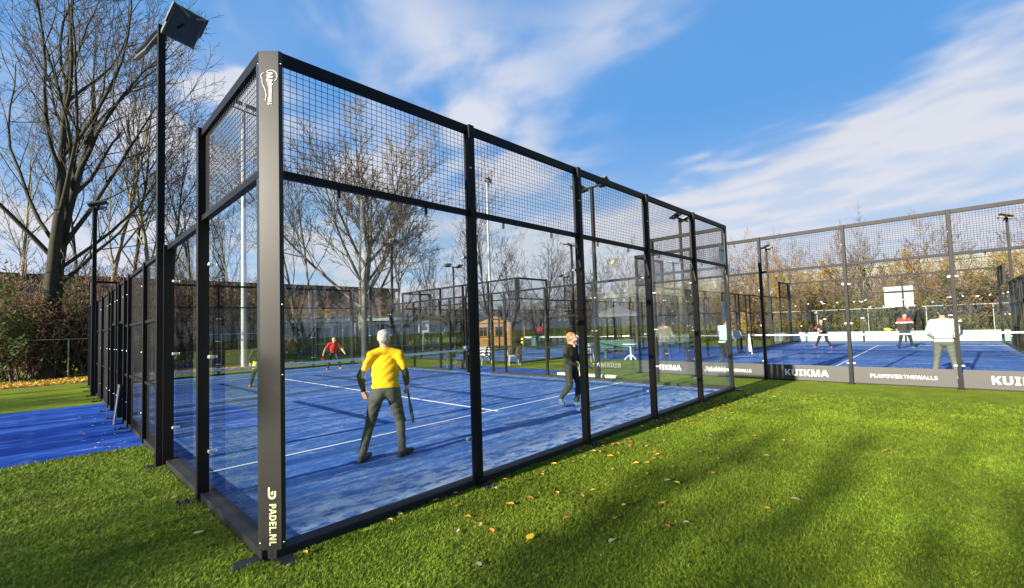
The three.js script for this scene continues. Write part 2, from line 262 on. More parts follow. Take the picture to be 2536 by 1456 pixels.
{ // banners along the foot of the second court's near wall, and its far wall
  const words = ['KUIKMA', 'PLAYOVERTHEWALLS', 'KUIKMA', 'PLAYOVERTHEWALLS', 'KUIKMA'];
  const bg = rbox(1.9, 0.4, 0.012, 0.004), r = court2.run(0, 0, 0), f = court2.run(10, -20, Math.PI);
  words.forEach((w, i) => {
    const b = r('banner', bg, M.banner, i * 2 + 1, 0.225, 0.075);
    if (w === 'KUIKMA') { const g = lettering(w, 0.17, fontBold, 0.003, 1.12); g.translate(-g.userData.w / 2, -0.09, 0.007); part('lettering', g, M.lettering, b); }
    else { const g1 = lettering('PLAYOVER', 0.082, fontBold, 0.003, 1.12), g2 = lettering('THEWALLS', 0.082, fontReg, 0.003, 1.12), w1 = g1.userData.w + 0.02, tot = w1 + g2.userData.w; g1.translate(-tot / 2, -0.05, 0.007); g2.translate(-tot / 2 + w1, -0.05, 0.007); part('lettering', g1, M.lettering, b); part('lettering', g2, M.lettering, b); }
  });
  for (let i = 0; i < 5; i++) f('end_banner', rbox(1.9, 0.6, 0.012, 0.004), M.paleBanner, i * 2 + 1, 0.37, 0.12);
  // white bird-shaped stickers on the far glass
  const bird = new THREE.ExtrudeGeometry(new THREE.Shape([[0, 0.02], [0.09, 0.10], [0.05, 0.02], [0.13, 0.0], [0.04, -0.03], [0.0, -0.09], [-0.02, -0.02], [-0.10, 0.03]].map((p) => new THREE.Vector2(...p))), { depth: 0.003, bevelEnabled: false });
  const q = mulberry(5); for (let i = 0; i < 19; i++) { const b = f('bird_sticker', bird, M.lettering, 0.3 + i * 0.51 + rr(-0.2, 0.2, q), rr(1.85, 2.75, q), 0.01); b.rotation.z = rr(-2, 2, q); b.scale.set(rr(0.5, 1.0, q), rr(0.5, 0.95, q), 1); }
  const s = court2.run(0, -20, -Math.PI / 2);
}

// nets
const netMeshGeo = (() => { const g = [], w = 9.8; for (let i = 0; i <= 218; i++) { const x = -w / 2 + i * w / 218; g.push(rod([x, 0.03, 0], [x, 0.84, 0], 0.0016, 3)); } for (let j = 0; j <= 18; j++) { const y = 0.03 + j * 0.045; g.push(rod([-w / 2, y, 0], [w / 2, y, 0], 0.0016, 3)); } return merged(g); })();
const tapeTex = tex(1024, 32, (i, j) => { const x = i / 1024 * 60, seg = Math.floor(x / 5), on = hash(seg, 3, 1) > 0.35 && j > 9 && j < 23 && vnoise(x * 3.2, j / 16, 88) > 0.5 && (x % 5) > 0.8 && (x % 5) < 4.2; return on ? [0.22, 0.32, 0.5] : [0.76, 0.79, 0.8]; });
M.tape = mat([1, 1, 1], 0.7, { map: tapeTex });
function padelNet(label, pos, turn, tape) {
  const t = thing('padel_net', label, 'net', pos, turn, 'padel nets');
  const m = part('net_mesh', netMeshGeo, M.net, t); m.userData.kind = 'stuff';
  const tg = new THREE.BoxGeometry(9.85, 0.065, 0.014, 24, 1, 1); { const p = tg.attributes.position; for (let i = 0; i < p.count; i++) p.setY(i, p.getY(i) + 0.875 - 0.025 * (1 - (p.getX(i) / 4.9) ** 2)); } part('tape', tg, tape, t);
  part('bottom_cord', rod([-4.9, 0.03, 0.0], [4.9, 0.03, 0], 0.008, 5), M.net, t);
  for (const s of [-1, 1]) { const p = part('post', rbox(0.08, 1.0, 0.08, 0.008, s * 4.93, 0.5, 0), M.steel, t); part('winch', rbox(0.05, 0.1, 0.06, 0.008, s * 4.9, 0.72, 0.06), M.plate, p); }
}
padelNet('net with printed white tape across the court of the man in yellow', [5, 0, -10], 0, M.tape);
padelNet('net with plain white tape across the court on the right', [22.45, 0, 1.1], -Math.PI / 2, M.white);
padelNet('distant net across the empty court behind the benches', [23.55, 0, -15.8], -Math.PI / 2, M.white);

// floodlight posts of the courts: square post, cross arm, two flat heads on yokes
function floodPost(label, x, z, inward, near = false, h = near ? 6.1 : 5.95, thick = near ? 0.085 : 0.1) {
  const t = thing('floodlight_post', label, 'floodlight', [x, 0, z], inward, 'floodlight posts beside the courts');   // +x of its frame points into the court
  part('post', rbox(thick, h, 0.085, 0.006, 0, h / 2, 0), M.steel, t);
  part('base_plate', rbox(0.3, 0.016, 0.24, 0.004, 0, 0.012, 0), M.plate, t);
  if (near) part('cross_arm', merged([rod([0, h - 0.12, 0], [0.22, h + 0.06, 0.17], 0.03, 6), rod([0, h - 0.12, 0], [-0.03, h - 0.12, -0.3], 0.03, 6)]), M.steel, t);
  else part('cross_arm', rbox(0.06, 0.05, 1.3, 0.006, 0.05, h - 0.03, 0), M.steel, t);
  for (const s of [-1, 1]) {
    const lamp = new THREE.Group(); lamp.name = 'lamp_head'; t.add(lamp); lamp.scale.setScalar(0.82);
    // near the path one head looks down the court, the other across it; elsewhere both hang flat, tipped into the court
    if (near) lamp.position.set(s > 0 ? 0.25 : -0.05, h + (s > 0 ? 0.11 : -0.08), s > 0 ? 0.2 : -0.3); else lamp.position.set(0.12, h + 0.09, s * 0.46);
    const down = (near ? (s > 0 ? V(0.2, -0.72, 0.64) : V(0.9, -0.42, -0.18)) : V(0.36, -0.93, s * 0.06)).normalize().negate(), ax = V(0, 1, 0).addScaledVector(down, -down.y).normalize().negate(); lamp.quaternion.setFromRotationMatrix(new THREE.Matrix4().makeBasis(ax, down, V(0, 0, 0).crossVectors(ax, down)));
    part('housing', rbox(0.58, 0.055, 0.5, 0.012, 0.12, 0, 0, 2), M.lampBody, lamp);
    part('lens', box(0.5, 0.006, 0.42, 0.12, -0.032, 0), M.lampGlass, lamp);
    part('yoke', merged([box(0.36, 0.04, 0.012, 0.0, -0.01, 0.262), box(0.36, 0.04, 0.012, 0.0, -0.01, -0.262), rod([-0.17, -0.01, 0.26], [-0.12, -0.13, 0.05], 0.018, 5), rod([-0.17, -0.01, -0.26], [-0.12, -0.13, -0.05], 0.018, 5)]), M.lampBody, lamp);
    for (let k = 0; k < 7; k++) part('cooling_fin', box(0.42, 0.035, 0.008, 0.12, 0.044, -0.18 + k * 0.06), M.lampBody, lamp);
    if (s > 0) part('sensor_cap', new THREE.SphereGeometry(0.028, 8, 6).translate(0.1, 0.05, 0.2), mat([0.5, 0.03, 0.02], 0.4), lamp);
  }
}
floodPost('tall black floodlight post nearest the camera, left of the near corner post', -0.14, -4, 0, true);
floodPost('black floodlight post at the far left end of the near court', -0.14, -16, 0);
floodPost('black floodlight post on the right side of the near court, behind the woman', 10.14, -4, Math.PI);
floodPost('black floodlight post above the head of the man in yellow', 10.14, -16, Math.PI);
for (const [x, z, a, l] of [[16.45, -4.05, -Math.PI / 2, 'twin floodlight just left of the right court, above the light blue jacket'], [28.45, -4.05, -Math.PI / 2, 'small twin floodlight behind the first banner panels of the right court'], [28.45, 6.25, Math.PI / 2, 'twin floodlight behind the mesh at the right edge of the photo'], [17.55, -10.65, Math.PI / 2, 'twin floodlight of the distant court behind the woman in black'], [17.55, -20.95, -Math.PI / 2, 'twin floodlight of the distant court left of the second wall post'], [29.55, -10.65, Math.PI / 2, 'far twin floodlight of the distant court above the parasol'], [29.55, -20.95, -Math.PI / 2, 'far twin floodlight of the distant court beside the woman in black']]) floodPost(l, x, z, a);
// tall tennis masts
function tallMast(label, x, z, h, r, turn) {
  const t = thing('tall_mast', label, 'light mast', [x, 0, z], turn);
  part('pole', new THREE.CylinderGeometry(r * 0.55, r, h, 12).translate(0, h / 2, 0), M.mast, t);
  part('cross_arm', rbox(1.5, 0.07, 0.07, 0.01, 0, h, 0), M.steel, t);
  for (const s of [-0.45, 0.35]) { const l = part('lamp_head', rbox(0.5, 0.22, 0.42, 0.04, 0, 0, 0, 2), M.lampBody, t); l.position.set(s, h + 0.3, 0.12); l.rotation.x = 0.5; part('bracket', merged([box(0.03, 0.3, 0.03, -0.2, -0.14, 0), box(0.03, 0.3, 0.03, 0.2, -0.14, 0)]), M.lampBody, l); }
}
tallMast('tall pale mast seen through the near side glass, left of the corner post', 6.1, -24.4, 14.2, 0.15, 0.3);
tallMast('tall white mast behind the second glass wall panel, beside the timber hut', 24.5, -25.1, 14.3, 0.15, 0.6);
tallMast('grey mast that stands behind the camera and mirrors in the near glass', 6.75, 12, 11, 0.13, 0.2);

// ------------------------------------------------------------------ trees and shrubs
class Tubes { // tapered tubes along polylines, gathered into one indexed geometry
  constructor() { this.p = []; this.n = []; this.u = []; this.i = []; }
  add(pts, rad, sides) {
    let base = this.p.length / 3, len = 0; const T = new THREE.Vector3(), A = new THREE.Vector3(), B = new THREE.Vector3(), up = Math.abs(pts[0].y - pts[pts.length - 1].y) > 0.8 * pts[0].distanceTo(pts[pts.length - 1]) ? V(1, 0, 0) : V(0, 1, 0);
    for (let k = 0; k < pts.length; k++) {
      T.subVectors(pts[Math.min(k + 1, pts.length - 1)], pts[Math.max(k - 1, 0)]).normalize(); A.crossVectors(T, up).normalize(); B.crossVectors(T, A);
      if (k) len += pts[k].distanceTo(pts[k - 1]);
      for (let s = 0; s < sides; s++) { const a = s / sides * 2 * Math.PI, c = Math.cos(a), d = Math.sin(a), nx = A.x * c + B.x * d, ny = A.y * c + B.y * d, nz = A.z * c + B.z * d; this.p.push(pts[k].x + nx * rad[k], pts[k].y + ny * rad[k], pts[k].z + nz * rad[k]); this.n.push(nx, ny, nz); this.u.push(s / sides * 2 * Math.max(1, Math.round(rad[0] * 6)), len * 0.5); }
      if (k) for (let s = 0; s < sides; s++) { const a = base + (k - 1) * sides + s, b = base + (k - 1) * sides + (s + 1) % sides, c = a + sides, d = b + sides; this.i.push(a, b, c, b, d, c); }
    }
  }
  geometry() { const g = new THREE.BufferGeometry(); g.setAttribute('position', new THREE.Float32BufferAttribute(this.p, 3)); g.setAttribute('normal', new THREE.Float32BufferAttribute(this.n, 3)); g.setAttribute('uv', new THREE.Float32BufferAttribute(this.u, 2)); g.setIndex(this.i); return g; }
}
class Leaves { // small folded leaves, two triangles each
  constructor() { this.p = []; }
  add(c, s, f) { const a = V(f() - 0.5, f() - 0.5, f() - 0.5).normalize(), b = V(f() - 0.5, f() - 0.5, f() - 0.5).cross(a).normalize(), q = [c.clone().addScaledVector(a, s), c.clone().addScaledVector(b, s * 0.45), c.clone().addScaledVector(a, -s), c.clone().addScaledVector(b, -s * 0.45)]; for (const k of [0, 1, 2, 0, 2, 3]) this.p.push(q[k].x, q[k].y, q[k].z); }
  geometry() { const g = new THREE.BufferGeometry(); g.setAttribute('position', new THREE.Float32BufferAttribute(this.p, 3)); g.computeVertexNormals(); return g; }
}
// o: height, r (trunk radius), fork (where limbs start), n per level, ang per level, lr length ratios, up (tropism), leaves
function grow(seed, o) {
  const f = mulberry(seed), wood = new Tubes(), twigs = new Tubes(), leaves = new Leaves(); let nl = 0;
  const max = o.n.length;
  const branch = (p, d, len, r, lvl, az) => {
    const ns = [10, 8, 5, 3, 2, 2][lvl], pts = [p.clone()], rad = [r]; p = p.clone(); d = d.clone();
    const w = (o.wob || 0.13) * [0.5, 1, 1.25, 1.5, 1.7, 1.7][lvl], tip = lvl === 0 ? (o.tip || 0.3) : 0.22;
    for (let i = 1; i <= ns; i++) { d.x += (f() - 0.5) * 2 * w; d.z += (f() - 0.5) * 2 * w; d.y += (f() - 0.5) * 2 * w * 0.7 + (lvl ? o.up[Math.min(lvl, o.up.length - 1)] : 0.02); d.normalize(); p.addScaledVector(d, len / ns); pts.push(p.clone()); rad.push(Math.max(o.rmin || 0.006, r * mix(1, tip, i / ns))); }
    if (lvl === 0) { rad[0] *= 1.35; }
    if (lvl <= 1) wood.add(pts, rad, lvl ? 5 : 9); else twigs.add(pts, rad, lvl === 2 ? 4 : 3);
    if (o.leaves && lvl >= max - 1) for (let k = 0; k < o.leaves; k++) { if (f() > (o.leafy ?? 1)) continue; const q = pts[1 + Math.floor(f() * (pts.length - 1))].clone(); q.x += (f() - 0.5) * 0.3; q.y += (f() - 0.5) * 0.3; q.z += (f() - 0.5) * 0.3; leaves.add(q, (o.leaf || 0.06) * (0.6 + 0.8 * f()), f); nl++; }
    if (lvl >= max) return;
    const n = o.n[lvl], t0 = lvl === 0 ? o.fork : 0.22; let a = az + f() * 6;
    for (let i = 0; i < n; i++) {
      let t = mix(t0, 1, Math.pow((i + 0.3 + 0.6 * f()) / n, lvl === 0 ? (o.crowd || 0.85) : 0.9)); if (i === n - 1) t = 1;
      const k = t * ns, i0 = Math.min(ns - 1, Math.floor(k)), q = pts[i0].clone().lerp(pts[i0 + 1], k - i0), rq = mix(rad[i0], rad[i0 + 1], k - i0), dir = pts[i0 + 1].clone().sub(pts[i0]).normalize();
      a += 2.4 + (f() - 0.5) * 0.8;
      const side = Math.abs(dir.y) > 0.9 ? V(1, 0, 0) : V(0, 1, 0), X = V(0, 0, 0).crossVectors(dir, side).normalize(), Y = V(0, 0, 0).crossVectors(dir, X);
      const ang = o.ang[Math.min(lvl, o.ang.length - 1)] * (0.7 + 0.6 * f()) * (i === n - 1 ? 0.35 : 1) * (lvl === 0 ? mix(1.15, 0.6, (t - t0) / (1 - t0)) : 1);
      const nd = dir.multiplyScalar(Math.cos(ang)).addScaledVector(X, Math.sin(ang) * Math.cos(a)).addScaledVector(Y, Math.sin(ang) * Math.sin(a)).normalize();
      const L2 = len * o.lr[Math.min(lvl, o.lr.length - 1)] * (0.65 + 0.6 * f()) * (lvl === 0 ? mix(1.05, 0.65, (t - t0) / (1 - t0)) : mix(1, 0.6, t));
      branch(q, nd, L2, Math.max(o.rmin || 0.006, Math.min(rq * 0.8, r * (o.rr || 0.5))), lvl + 1, a);
    }
  };
  for (let s = 0; s < (o.stems || 1); s++) { const a = s * 2.4 + f(), sp = o.stems > 1 ? o.lean || 0.35 : o.lean || 0.03; branch(V(o.stems > 1 ? (f() - 0.5) * (o.foot || 0.5) : 0, -0.1, o.stems > 1 ? (f() - 0.5) * (o.foot || 0.5) : 0), V(Math.cos(a) * sp * (0.3 + f()), 1, Math.sin(a) * sp * (0.3 + f())).normalize(), o.height * (o.trunk || 0.75) * (o.stems > 1 ? 0.7 + 0.4 * f() : 1), o.r * (o.stems > 1 ? 0.6 + 0.5 * f() : 1), 0, f() * 6); }
  return { wood: wood.geometry(), twigs: twigs.geometry(), leaves: leaves.p.length ? leaves.geometry() : null };
}
function plant(name, label, category, kind, [x, z], turn, scale, group, mats) {
  const t = thing(name, label, category, [x, 0, z], turn, group); t.scale.set(...(Array.isArray(scale) ? scale : [scale, scale, scale]));
  const tr = part('trunk', kind.wood, mats.wood, t); const cr = part('crown', kind.twigs, mats.twig, t);
  if (kind.leaves) part('foliage', kind.leaves, mats.leaf, cr);
  return t;
}
const cam0 = [-1.2, 3.96];
const spot = (az, d) => [cam0[0] + d * Math.sin(az * R), cam0[1] - d * Math.cos(az * R)];   // compass bearing from the path where one stands, and metres

const ash = { height: 1, trunk: 0.62, r: 0.02, fork: 0.3, n: [11, 8, 6, 4], ang: [0.62, 0.6, 0.65, 0.7], lr: [0.85, 0.46, 0.42, 0.5], up: [0, 0.09, 0.06, 0.03], wob: 0.12, tip: 0.25, rr: 0.36 };
const sc = (o, h, more = {}) => ({ ...o, height: h, r: more.r || o.r * h, ...more });
// the large double-stemmed tree on the left
const bigLeft = grow(17, sc(ash, 27, { r: 0.42, stems: 2, lean: 0.11, foot: 0.2, fork: 0.26, n: [12, 9, 6, 4], rmin: 0.009, ang: [0.62, 0.6, 0.65, 0.7], rr: 0.3, tip: 0.16, wob: 0.14, lr: [0.72, 0.5, 0.42, 0.5] }));
plant('bare_tree', 'largest bare tree at the left edge, with a mossy double trunk', 'tree', bigLeft, spot(0.2, 32), 1.1, 1, 'bare trees', { wood: M.moss, twig: M.twigDark });
const bigMid = grow(23, sc(ash, 23, { r: 0.4, fork: 0.2, n: [14, 11, 9, 6], rmin: 0.016, ang: [0.85, 0.6, 0.6, 0.65], lr: [1.25, 0.5, 0.42, 0.5], tip: 0.4, trunk: 0.42, rr: 0.34, up: [0, 0.12, 0.07, 0.03] }));
plant('bare_tree', 'broad bare tree with pale limbs above the man in yellow', 'tree', bigMid, spot(26.2, 39), 0.4, 1, 'bare trees', { wood: M.bark, twig: M.twigPale });
const kinds = [
  grow(31, sc(ash, 18, { r: 0.13, fork: 0.35, n: [11, 7, 5, 3], ang: [0.5, 0.55, 0.6], trunk: 0.8, rmin: 0.009, lr: [0.42, 0.5, 0.45, 0.5] })),
  grow(37, sc(ash, 18, { r: 0.14, fork: 0.3, n: [10, 7, 6, 3], ang: [0.45, 0.55, 0.6], trunk: 0.78, rmin: 0.009, lr: [0.5, 0.45, 0.45, 0.5], wob: 0.15 })),
  grow(41, sc(ash, 16, { r: 0.2, fork: 0.18, n: [11, 8, 5, 4], ang: [0.75, 0.6, 0.6], trunk: 0.6, rmin: 0.01, lr: [0.75, 0.46, 0.45, 0.5] })),
  grow(43, sc(ash, 15, { r: 0.17, fork: 0.12, stems: 2, n: [8, 7, 5, 4], ang: [0.65, 0.6, 0.6], trunk: 0.62, rmin: 0.01, lr: [0.7, 0.46, 0.45, 0.5], wob: 0.16, lean: 0.15 })),
  grow(47, sc(ash, 11, { r: 0.14, fork: 0.15, stems: 2, n: [7, 7, 5, 3], ang: [0.7, 0.6, 0.6], trunk: 0.6, rmin: 0.011, lr: [0.75, 0.5, 0.5, 0.5], wob: 0.16, lean: 0.2 })),
];
const leafy = [
  grow(53, sc(ash, 10, { r: 0.13, fork: 0.12, stems: 2, n: [7, 6, 5], ang: [0.75, 0.6, 0.6], trunk: 0.6, rmin: 0.012, lr: [0.75, 0.5, 0.5], lean: 0.2, leaves: 9, leaf: 0.075 })),
  grow(59, sc(ash, 10, { r: 0.13, fork: 0.1, stems: 2, n: [8, 6, 4], ang: [0.8, 0.6, 0.6], trunk: 0.6, rmin: 0.012, lr: [0.75, 0.5, 0.5], lean: 0.2, leaves: 11, leaf: 0.07, leafy: 0.8 })),
];
const shrubs = [
  grow(61, sc(ash, 3.4, { r: 0.03, stems: 9, lean: 0.6, foot: 1.2, fork: 0.15, n: [6, 4, 3], ang: [0.6, 0.7, 0.8], trunk: 0.85, rmin: 0.007, lr: [0.5, 0.5, 0.5], wob: 0.2, leaves: 5, leaf: 0.05, leafy: 0.75 })),
  grow(67, sc(ash, 3.0, { r: 0.03, stems: 10, lean: 0.8, foot: 1.6, fork: 0.1, n: [6, 4, 3], ang: [0.7, 0.7, 0.8], trunk: 0.85, rmin: 0.007, lr: [0.55, 0.5, 0.5], wob: 0.25, leaves: 7, leaf: 0.055 })),
  grow(71, sc(ash, 4.2, { r: 0.035, stems: 8, lean: 0.45, foot: 1.4, fork: 0.15, n: [7, 5, 3], ang: [0.5, 0.6, 0.7], trunk: 0.85, rmin: 0.007, lr: [0.42, 0.5, 0.5], wob: 0.15 })),
];
{
  const G = 'bare trees', q = mulberry(99);
  const put = (az, d, k, s, label, wood = M.bark, twig = M.twig) => plant('bare_tree', label, 'tree', kinds[k], spot(az, d), q() * 6.28, [s, s * rr(0.95, 1.08, q), s], G, { wood, twig });
  // left of the near corner post
  for (const [az, d, k, s, l] of [[-1.8, 38, 1, 0.85, 'thin bare tree at the left margin, behind the mossy double trunk'], [2.4, 38, 0, 0.95, 'slender bare tree just right of the mossy double trunk'], [3.9, 36, 1, 1.05, 'slender bare tree behind the distant floodlight on the left'], [5.3, 37, 0, 1.02, 'straight bare tree between the two black floodlight posts on the left'], [6.8, 35, 1, 1.1, 'leaning bare tree just left of the tall black floodlight post'], [8.6, 38, 0, 1, 'bare tree directly behind the tall black floodlight post'], [10.6, 40, 2, 0.95, 'bare tree behind the near side glass, right of the tall black post'], [13.5, 38, 2, 0.9, 'bare tree behind the near corner post, left of the pale mast']]) put(az, d, k, s, l, k ? M.bark : M.moss, k ? M.twig : M.twigDark);
  // behind the near end wall, left to right
  for (const [az, d, k, s, l] of [[19.2, 41, 1, 0.9, 'bare tree above the clubhouse, left of two close trunks'], [21.0, 39, 0, 0.95, 'bare tree above the clubhouse, right of two close trunks'], [30.5, 46, 2, 0.92, 'bare tree right of the broad pale-limbed tree'], [34.5, 44, 3, 0.85, 'bare tree behind the distant twin floodlight near the first wall post'], [38.0, 45, 1, 0.95, 'ivy-grey bare tree right behind the first wall post'], [41.2, 50, 2, 1.0, 'wide bare tree behind the tall white mast'], [44.0, 52, 3, 0.95, 'bare tree right of the tall white mast'], [48.6, 50, 2, 0.82, 'bare tree behind the second wall post and the woman'], [51.8, 54, 3, 0.86, 'bare tree behind the right floodlight of the near court'], [55.6, 56, 4, 1.05, 'low bare tree below the ball in the air']]) put(az, d, k, s, l, M.bark, k === 2 ? M.twigPale : M.twig);
  // the wood on the right
  const zone = (az) => az < 66 ? 'right of the near court' : az < 75 ? 'behind the left banner panels' : az < 84 ? 'above the crouching player in black' : az < 91 ? 'above the white board' : 'at the right edge of the photo';
  const right = [59, 61.5, 64, 66.3, 69, 71.5, 74, 76.4, 79, 81.8, 84, 86.5, 89, 91.2, 93.8, 96.5];
  right.forEach((az, i) => { const d = 44 + 9 * hash(i, 2, 3); put(az, d, [4, 2, 3][i % 3], [0.92, 0.6, 0.56][i % 3] * rr(0.94, 1.1, q), 'bare tree in the wood ' + zone(az), M.bark, i % 3 ? M.twig : M.twigRed); });
  [[60.3, 52, 0, L.olive], [63, 50, 1, L.gold], [67.5, 47, 1, L.olive], [70.2, 50, 0, L.brown], [73, 46, 1, L.orange], [75.2, 50, 0, L.gold], [78, 45, 0, L.gold], [80.3, 49, 1, L.orange], [83, 47, 1, L.brown], [85.3, 50, 0, L.olive], [88, 46, 1, L.gold], [90.2, 50, 0, L.olive], [93, 45, 1, L.gold], [95.6, 48, 0, L.gold], [98, 44, 1, L.olive]].forEach(([az, d, k, leaf], i) => plant('autumn_tree', 'tree with lingering ' + (leaf === L.olive ? 'olive green' : leaf === L.gold ? 'golden yellow' : leaf === L.brown ? 'brown' : 'orange brown') + ' leaves in the wood ' + zone(az), 'tree', leafy[k], spot(az, d), q() * 6.28, [0.8, 0.8 * rr(0.82, 1.0, q), 0.8], 'leafy trees on the right', { wood: M.bark, twig: M.twig, leaf }));
  [[33, 43, 1, L.olive, 0.55, 'olive leafed young tree right of the broad pale-limbed tree'], [29, 44, 0, L.gold, 0.5, 'golden leafed young tree behind the clubhouse'], [19.8, 37, 0, L.gold, 0.5, 'yellow leafed young tree above the clubhouse window'], [46.4, 46, 1, L.gold, 0.62, 'golden leafed tree behind the distant court sign'], [53.6, 48, 0, L.gold, 0.66, 'golden leafed tree above the parasol'], [57, 50, 1, L.olive, 0.66, 'olive leafed tree right of the parasol']].forEach(([az, d, k, leaf, s, l]) => plant('autumn_tree', l, 'tree', leafy[k], spot(az, d), q() * 6.28, s, 'leafy young trees', { wood: M.bark, twig: M.twig, leaf }));
  // undergrowth along the far fences
  const SH = (az, d, s, k, leaf, where) => plant('shrub', (leaf === L.green ? 'dark green' : leaf === L.olive ? 'olive green' : leaf === L.gold ? 'yellow' : leaf === L.tan ? 'straw coloured' : 'brown') + (k === 2 ? ' bare twiggy shrub ' : ' leafy shrub ') + where, 'shrub', shrubs[k], spot(az, d), q() * 6.28, [s * 1.15, s, s * 1.15], where === 'in the thicket on the left' ? 'shrubs on the left' : where === 'behind the far end of the near court' ? 'shrubs in the middle' : 'shrubs on the right', { wood: M.twig, twig: k === 2 ? M.twigRed : M.twig, leaf });
  for (let i = 0; i < 44; i++) { const az = -3.5 + 18 * (i + q()) / 44; SH(az, 31.5 + 8 * q(), rr(0.9, 1.5, q), [0, 1, 2, 2, 0][i % 5], [L.brown, L.olive, L.brown, L.brown, L.tan, L.brown, L.green][i % 7], 'in the thicket on the left'); }
  for (let i = 0; i < 40; i++) { const az = 15 + 43 * (i + q()) / 40; SH(az, 46 + 8 * q(), rr(0.9, 1.45, q), [0, 1, 2][i % 3], [L.olive, L.gold, L.brown, L.tan, L.brown, L.green][i % 6], 'behind the far end of the near court'); }
  for (let i = 0; i < 46; i++) { const az = 57 + 43 * (i + q()) / 46; SH(az, 39.5 + 4.5 * q(), rr(0.85, 1.35, q), [1, 0, 2, 1][i % 4], [L.olive, L.tan, L.gold, L.olive, L.green, L.gold, L.brown][i % 7], 'along the far fence on the right'); }
  // a row west of the path, outside the picture, whose shade falls in bands over the grass
  const tallest = (k) => { k.leaves.computeBoundingBox(); return k.leaves.boundingBox.max.y; };
  [[-4.4, 8.5], [-2.8, 9.8], [-1.3, 10.0], [0.2, 11.0], [1.5, 10.7], [3.0, 10.9], [4.6, 10.6], [6.2, 10.5], [8, 10.4], [10, 10.2], [-7.2, 9.3], [-9, 9.6], [-10.8, 9.5], [-12.6, 9.7], [-14.4, 9.6], [-16.2, 9.8], [-18, 9.6], [-19.8, 9.6]].forEach(([z, top], i) => plant('autumn_tree', 'bushy tree in the row west of the path, outside the picture', 'tree', leafy[i % 2], [-28 + (i % 3) * 0.7, z], i * 1.7, [0.95, top / tallest(leafy[i % 2]), 0.95], 'row of trees west of the path', { wood: M.bark, twig: M.twig, leaf: L.olive }));
  // the wood behind the path, which the near glass mirrors
  for (let i = 0; i < 22; i++) plant('evergreen_tree', 'dense green tree behind the path, seen only mirrored in the glass', 'tree', leafy[i % 2], [-14 + i * 3.1 + rr(-1, 1, q), 27 + (i % 2) * 4 + 3 * q()], q() * 6, rr(1.35, 1.75, q), 'trees behind the path', { wood: M.bark, twig: M.twig, leaf: L.green });
  [[-34, -3.6, 2, 0.8], [-36, 2, 3, 0.9], [-34, 7, 2, 0.8]].forEach(([x, z, k, s], i) => plant('bare_tree', 'bare tree in the row west of the path, outside the picture', 'tree', kinds[k], [x, z], i * 2, s, 'row of trees west of the path', { wood: M.bark, twig: M.twig }));
}

// ------------------------------------------------------------------ buildings, fences, furniture
{ // brown hall behind the trees on the left
  const t = thing('brown_hall', 'long flat-roofed brown hall behind the trees on the left', 'building', [10, 0, -64]);
  const m = mat([0.13, 0.105, 0.085], 0.85), d = mat([0.05, 0.045, 0.042], 0.8);
  part('wall', box(56, 8.2, 14, 0, 4.1, -7), m, t); part('roof_edge', box(56.5, 0.55, 14.5, 0, 8.4, -7), d, t);
  for (let i = 0; i < 18; i++) part('wall_panel', box(2.94, 7.6, 0.08, -26.4 + i * 3.11, 4.1, 0.04), i % 3 ? m : mat([0.145, 0.115, 0.095], 0.85), t);
}
{ // pale hall behind the wood on the right
  const t = thing('pale_hall', 'large pale grey hall with horizontal cladding behind the wood on the right', 'building', [76, 0, -10], -Math.PI / 2 - 0.12);
  const m = mat([0.21, 0.21, 0.195], 0.7), d = mat([0.22, 0.22, 0.21], 0.7);
  part('wall', box(90, 8.2, 20, 0, 4.1, -10), m, t); part('roof_edge', box(90.4, 0.4, 20.4, 0, 8.3, -10), d, t);
  for (let j = 0; j < 6; j++) part('cladding_band', box(90, 1.22, 0.1, 0, 0.7 + j * 1.32, 0.05), j % 2 ? m : mat([0.235, 0.235, 0.22], 0.7), t);
}
{ // clubhouse beyond the far end of the near court
  const t = thing('clubhouse', 'low clubhouse with white fascia and a white framed window behind the man in red', 'building', [13.4, 0, -34], -0.35);
  const wall = mat([0.10, 0.10, 0.085], 0.8), wht = mat([0.62, 0.62, 0.56], 0.6), dark = mat([0.02, 0.024, 0.026], 0.15);
  part('wall', box(15, 2.6, 6, 0, 1.3, -3), wall, t); part('fascia', box(15.6, 0.26, 0.16, 0, 2.72, 0.5), wht, t); part('fascia', box(15.4, 0.18, 0.12, 0, 2.36, 0.12), wht, t); part('roof', box(15.6, 0.1, 7, 0, 2.9, -2.9), mat([0.2, 0.2, 0.19], 0.8), t);
  for (const x of [-4.2, 0.6, 3.5]) { const w = part('window', merged([box(1.6, 0.09, 0.1, x, 2.18, 0.06), box(1.6, 0.09, 0.1, x, 0.82, 0.06), box(0.09, 1.3, 0.1, x - 0.75, 1.5, 0.06), box(0.09, 1.3, 0.1, x + 0.75, 1.5, 0.06), box(0.05, 1.28, 0.08, x + 0.2, 1.5, 0.05)]), wht, t); part('pane', box(1.44, 1.28, 0.02, x, 1.5, 0.03), dark, w); }
  const dr = part('door', box(0.9, 2.05, 0.08, -5.9, 1.03, 0.05), mat([0.30, 0.03, 0.03], 0.5), t); part('handle', rbox(0.04, 0.14, 0.05, 0.008, -5.55, 1.05, 0.11), M.chrome, dr);
  for (const x of [-7, -2.4, 2.1, 6.8]) part('veranda_post', rbox(0.09, 2.66, 0.09, 0.01, x, 1.33, 0.62), wht, t);
}
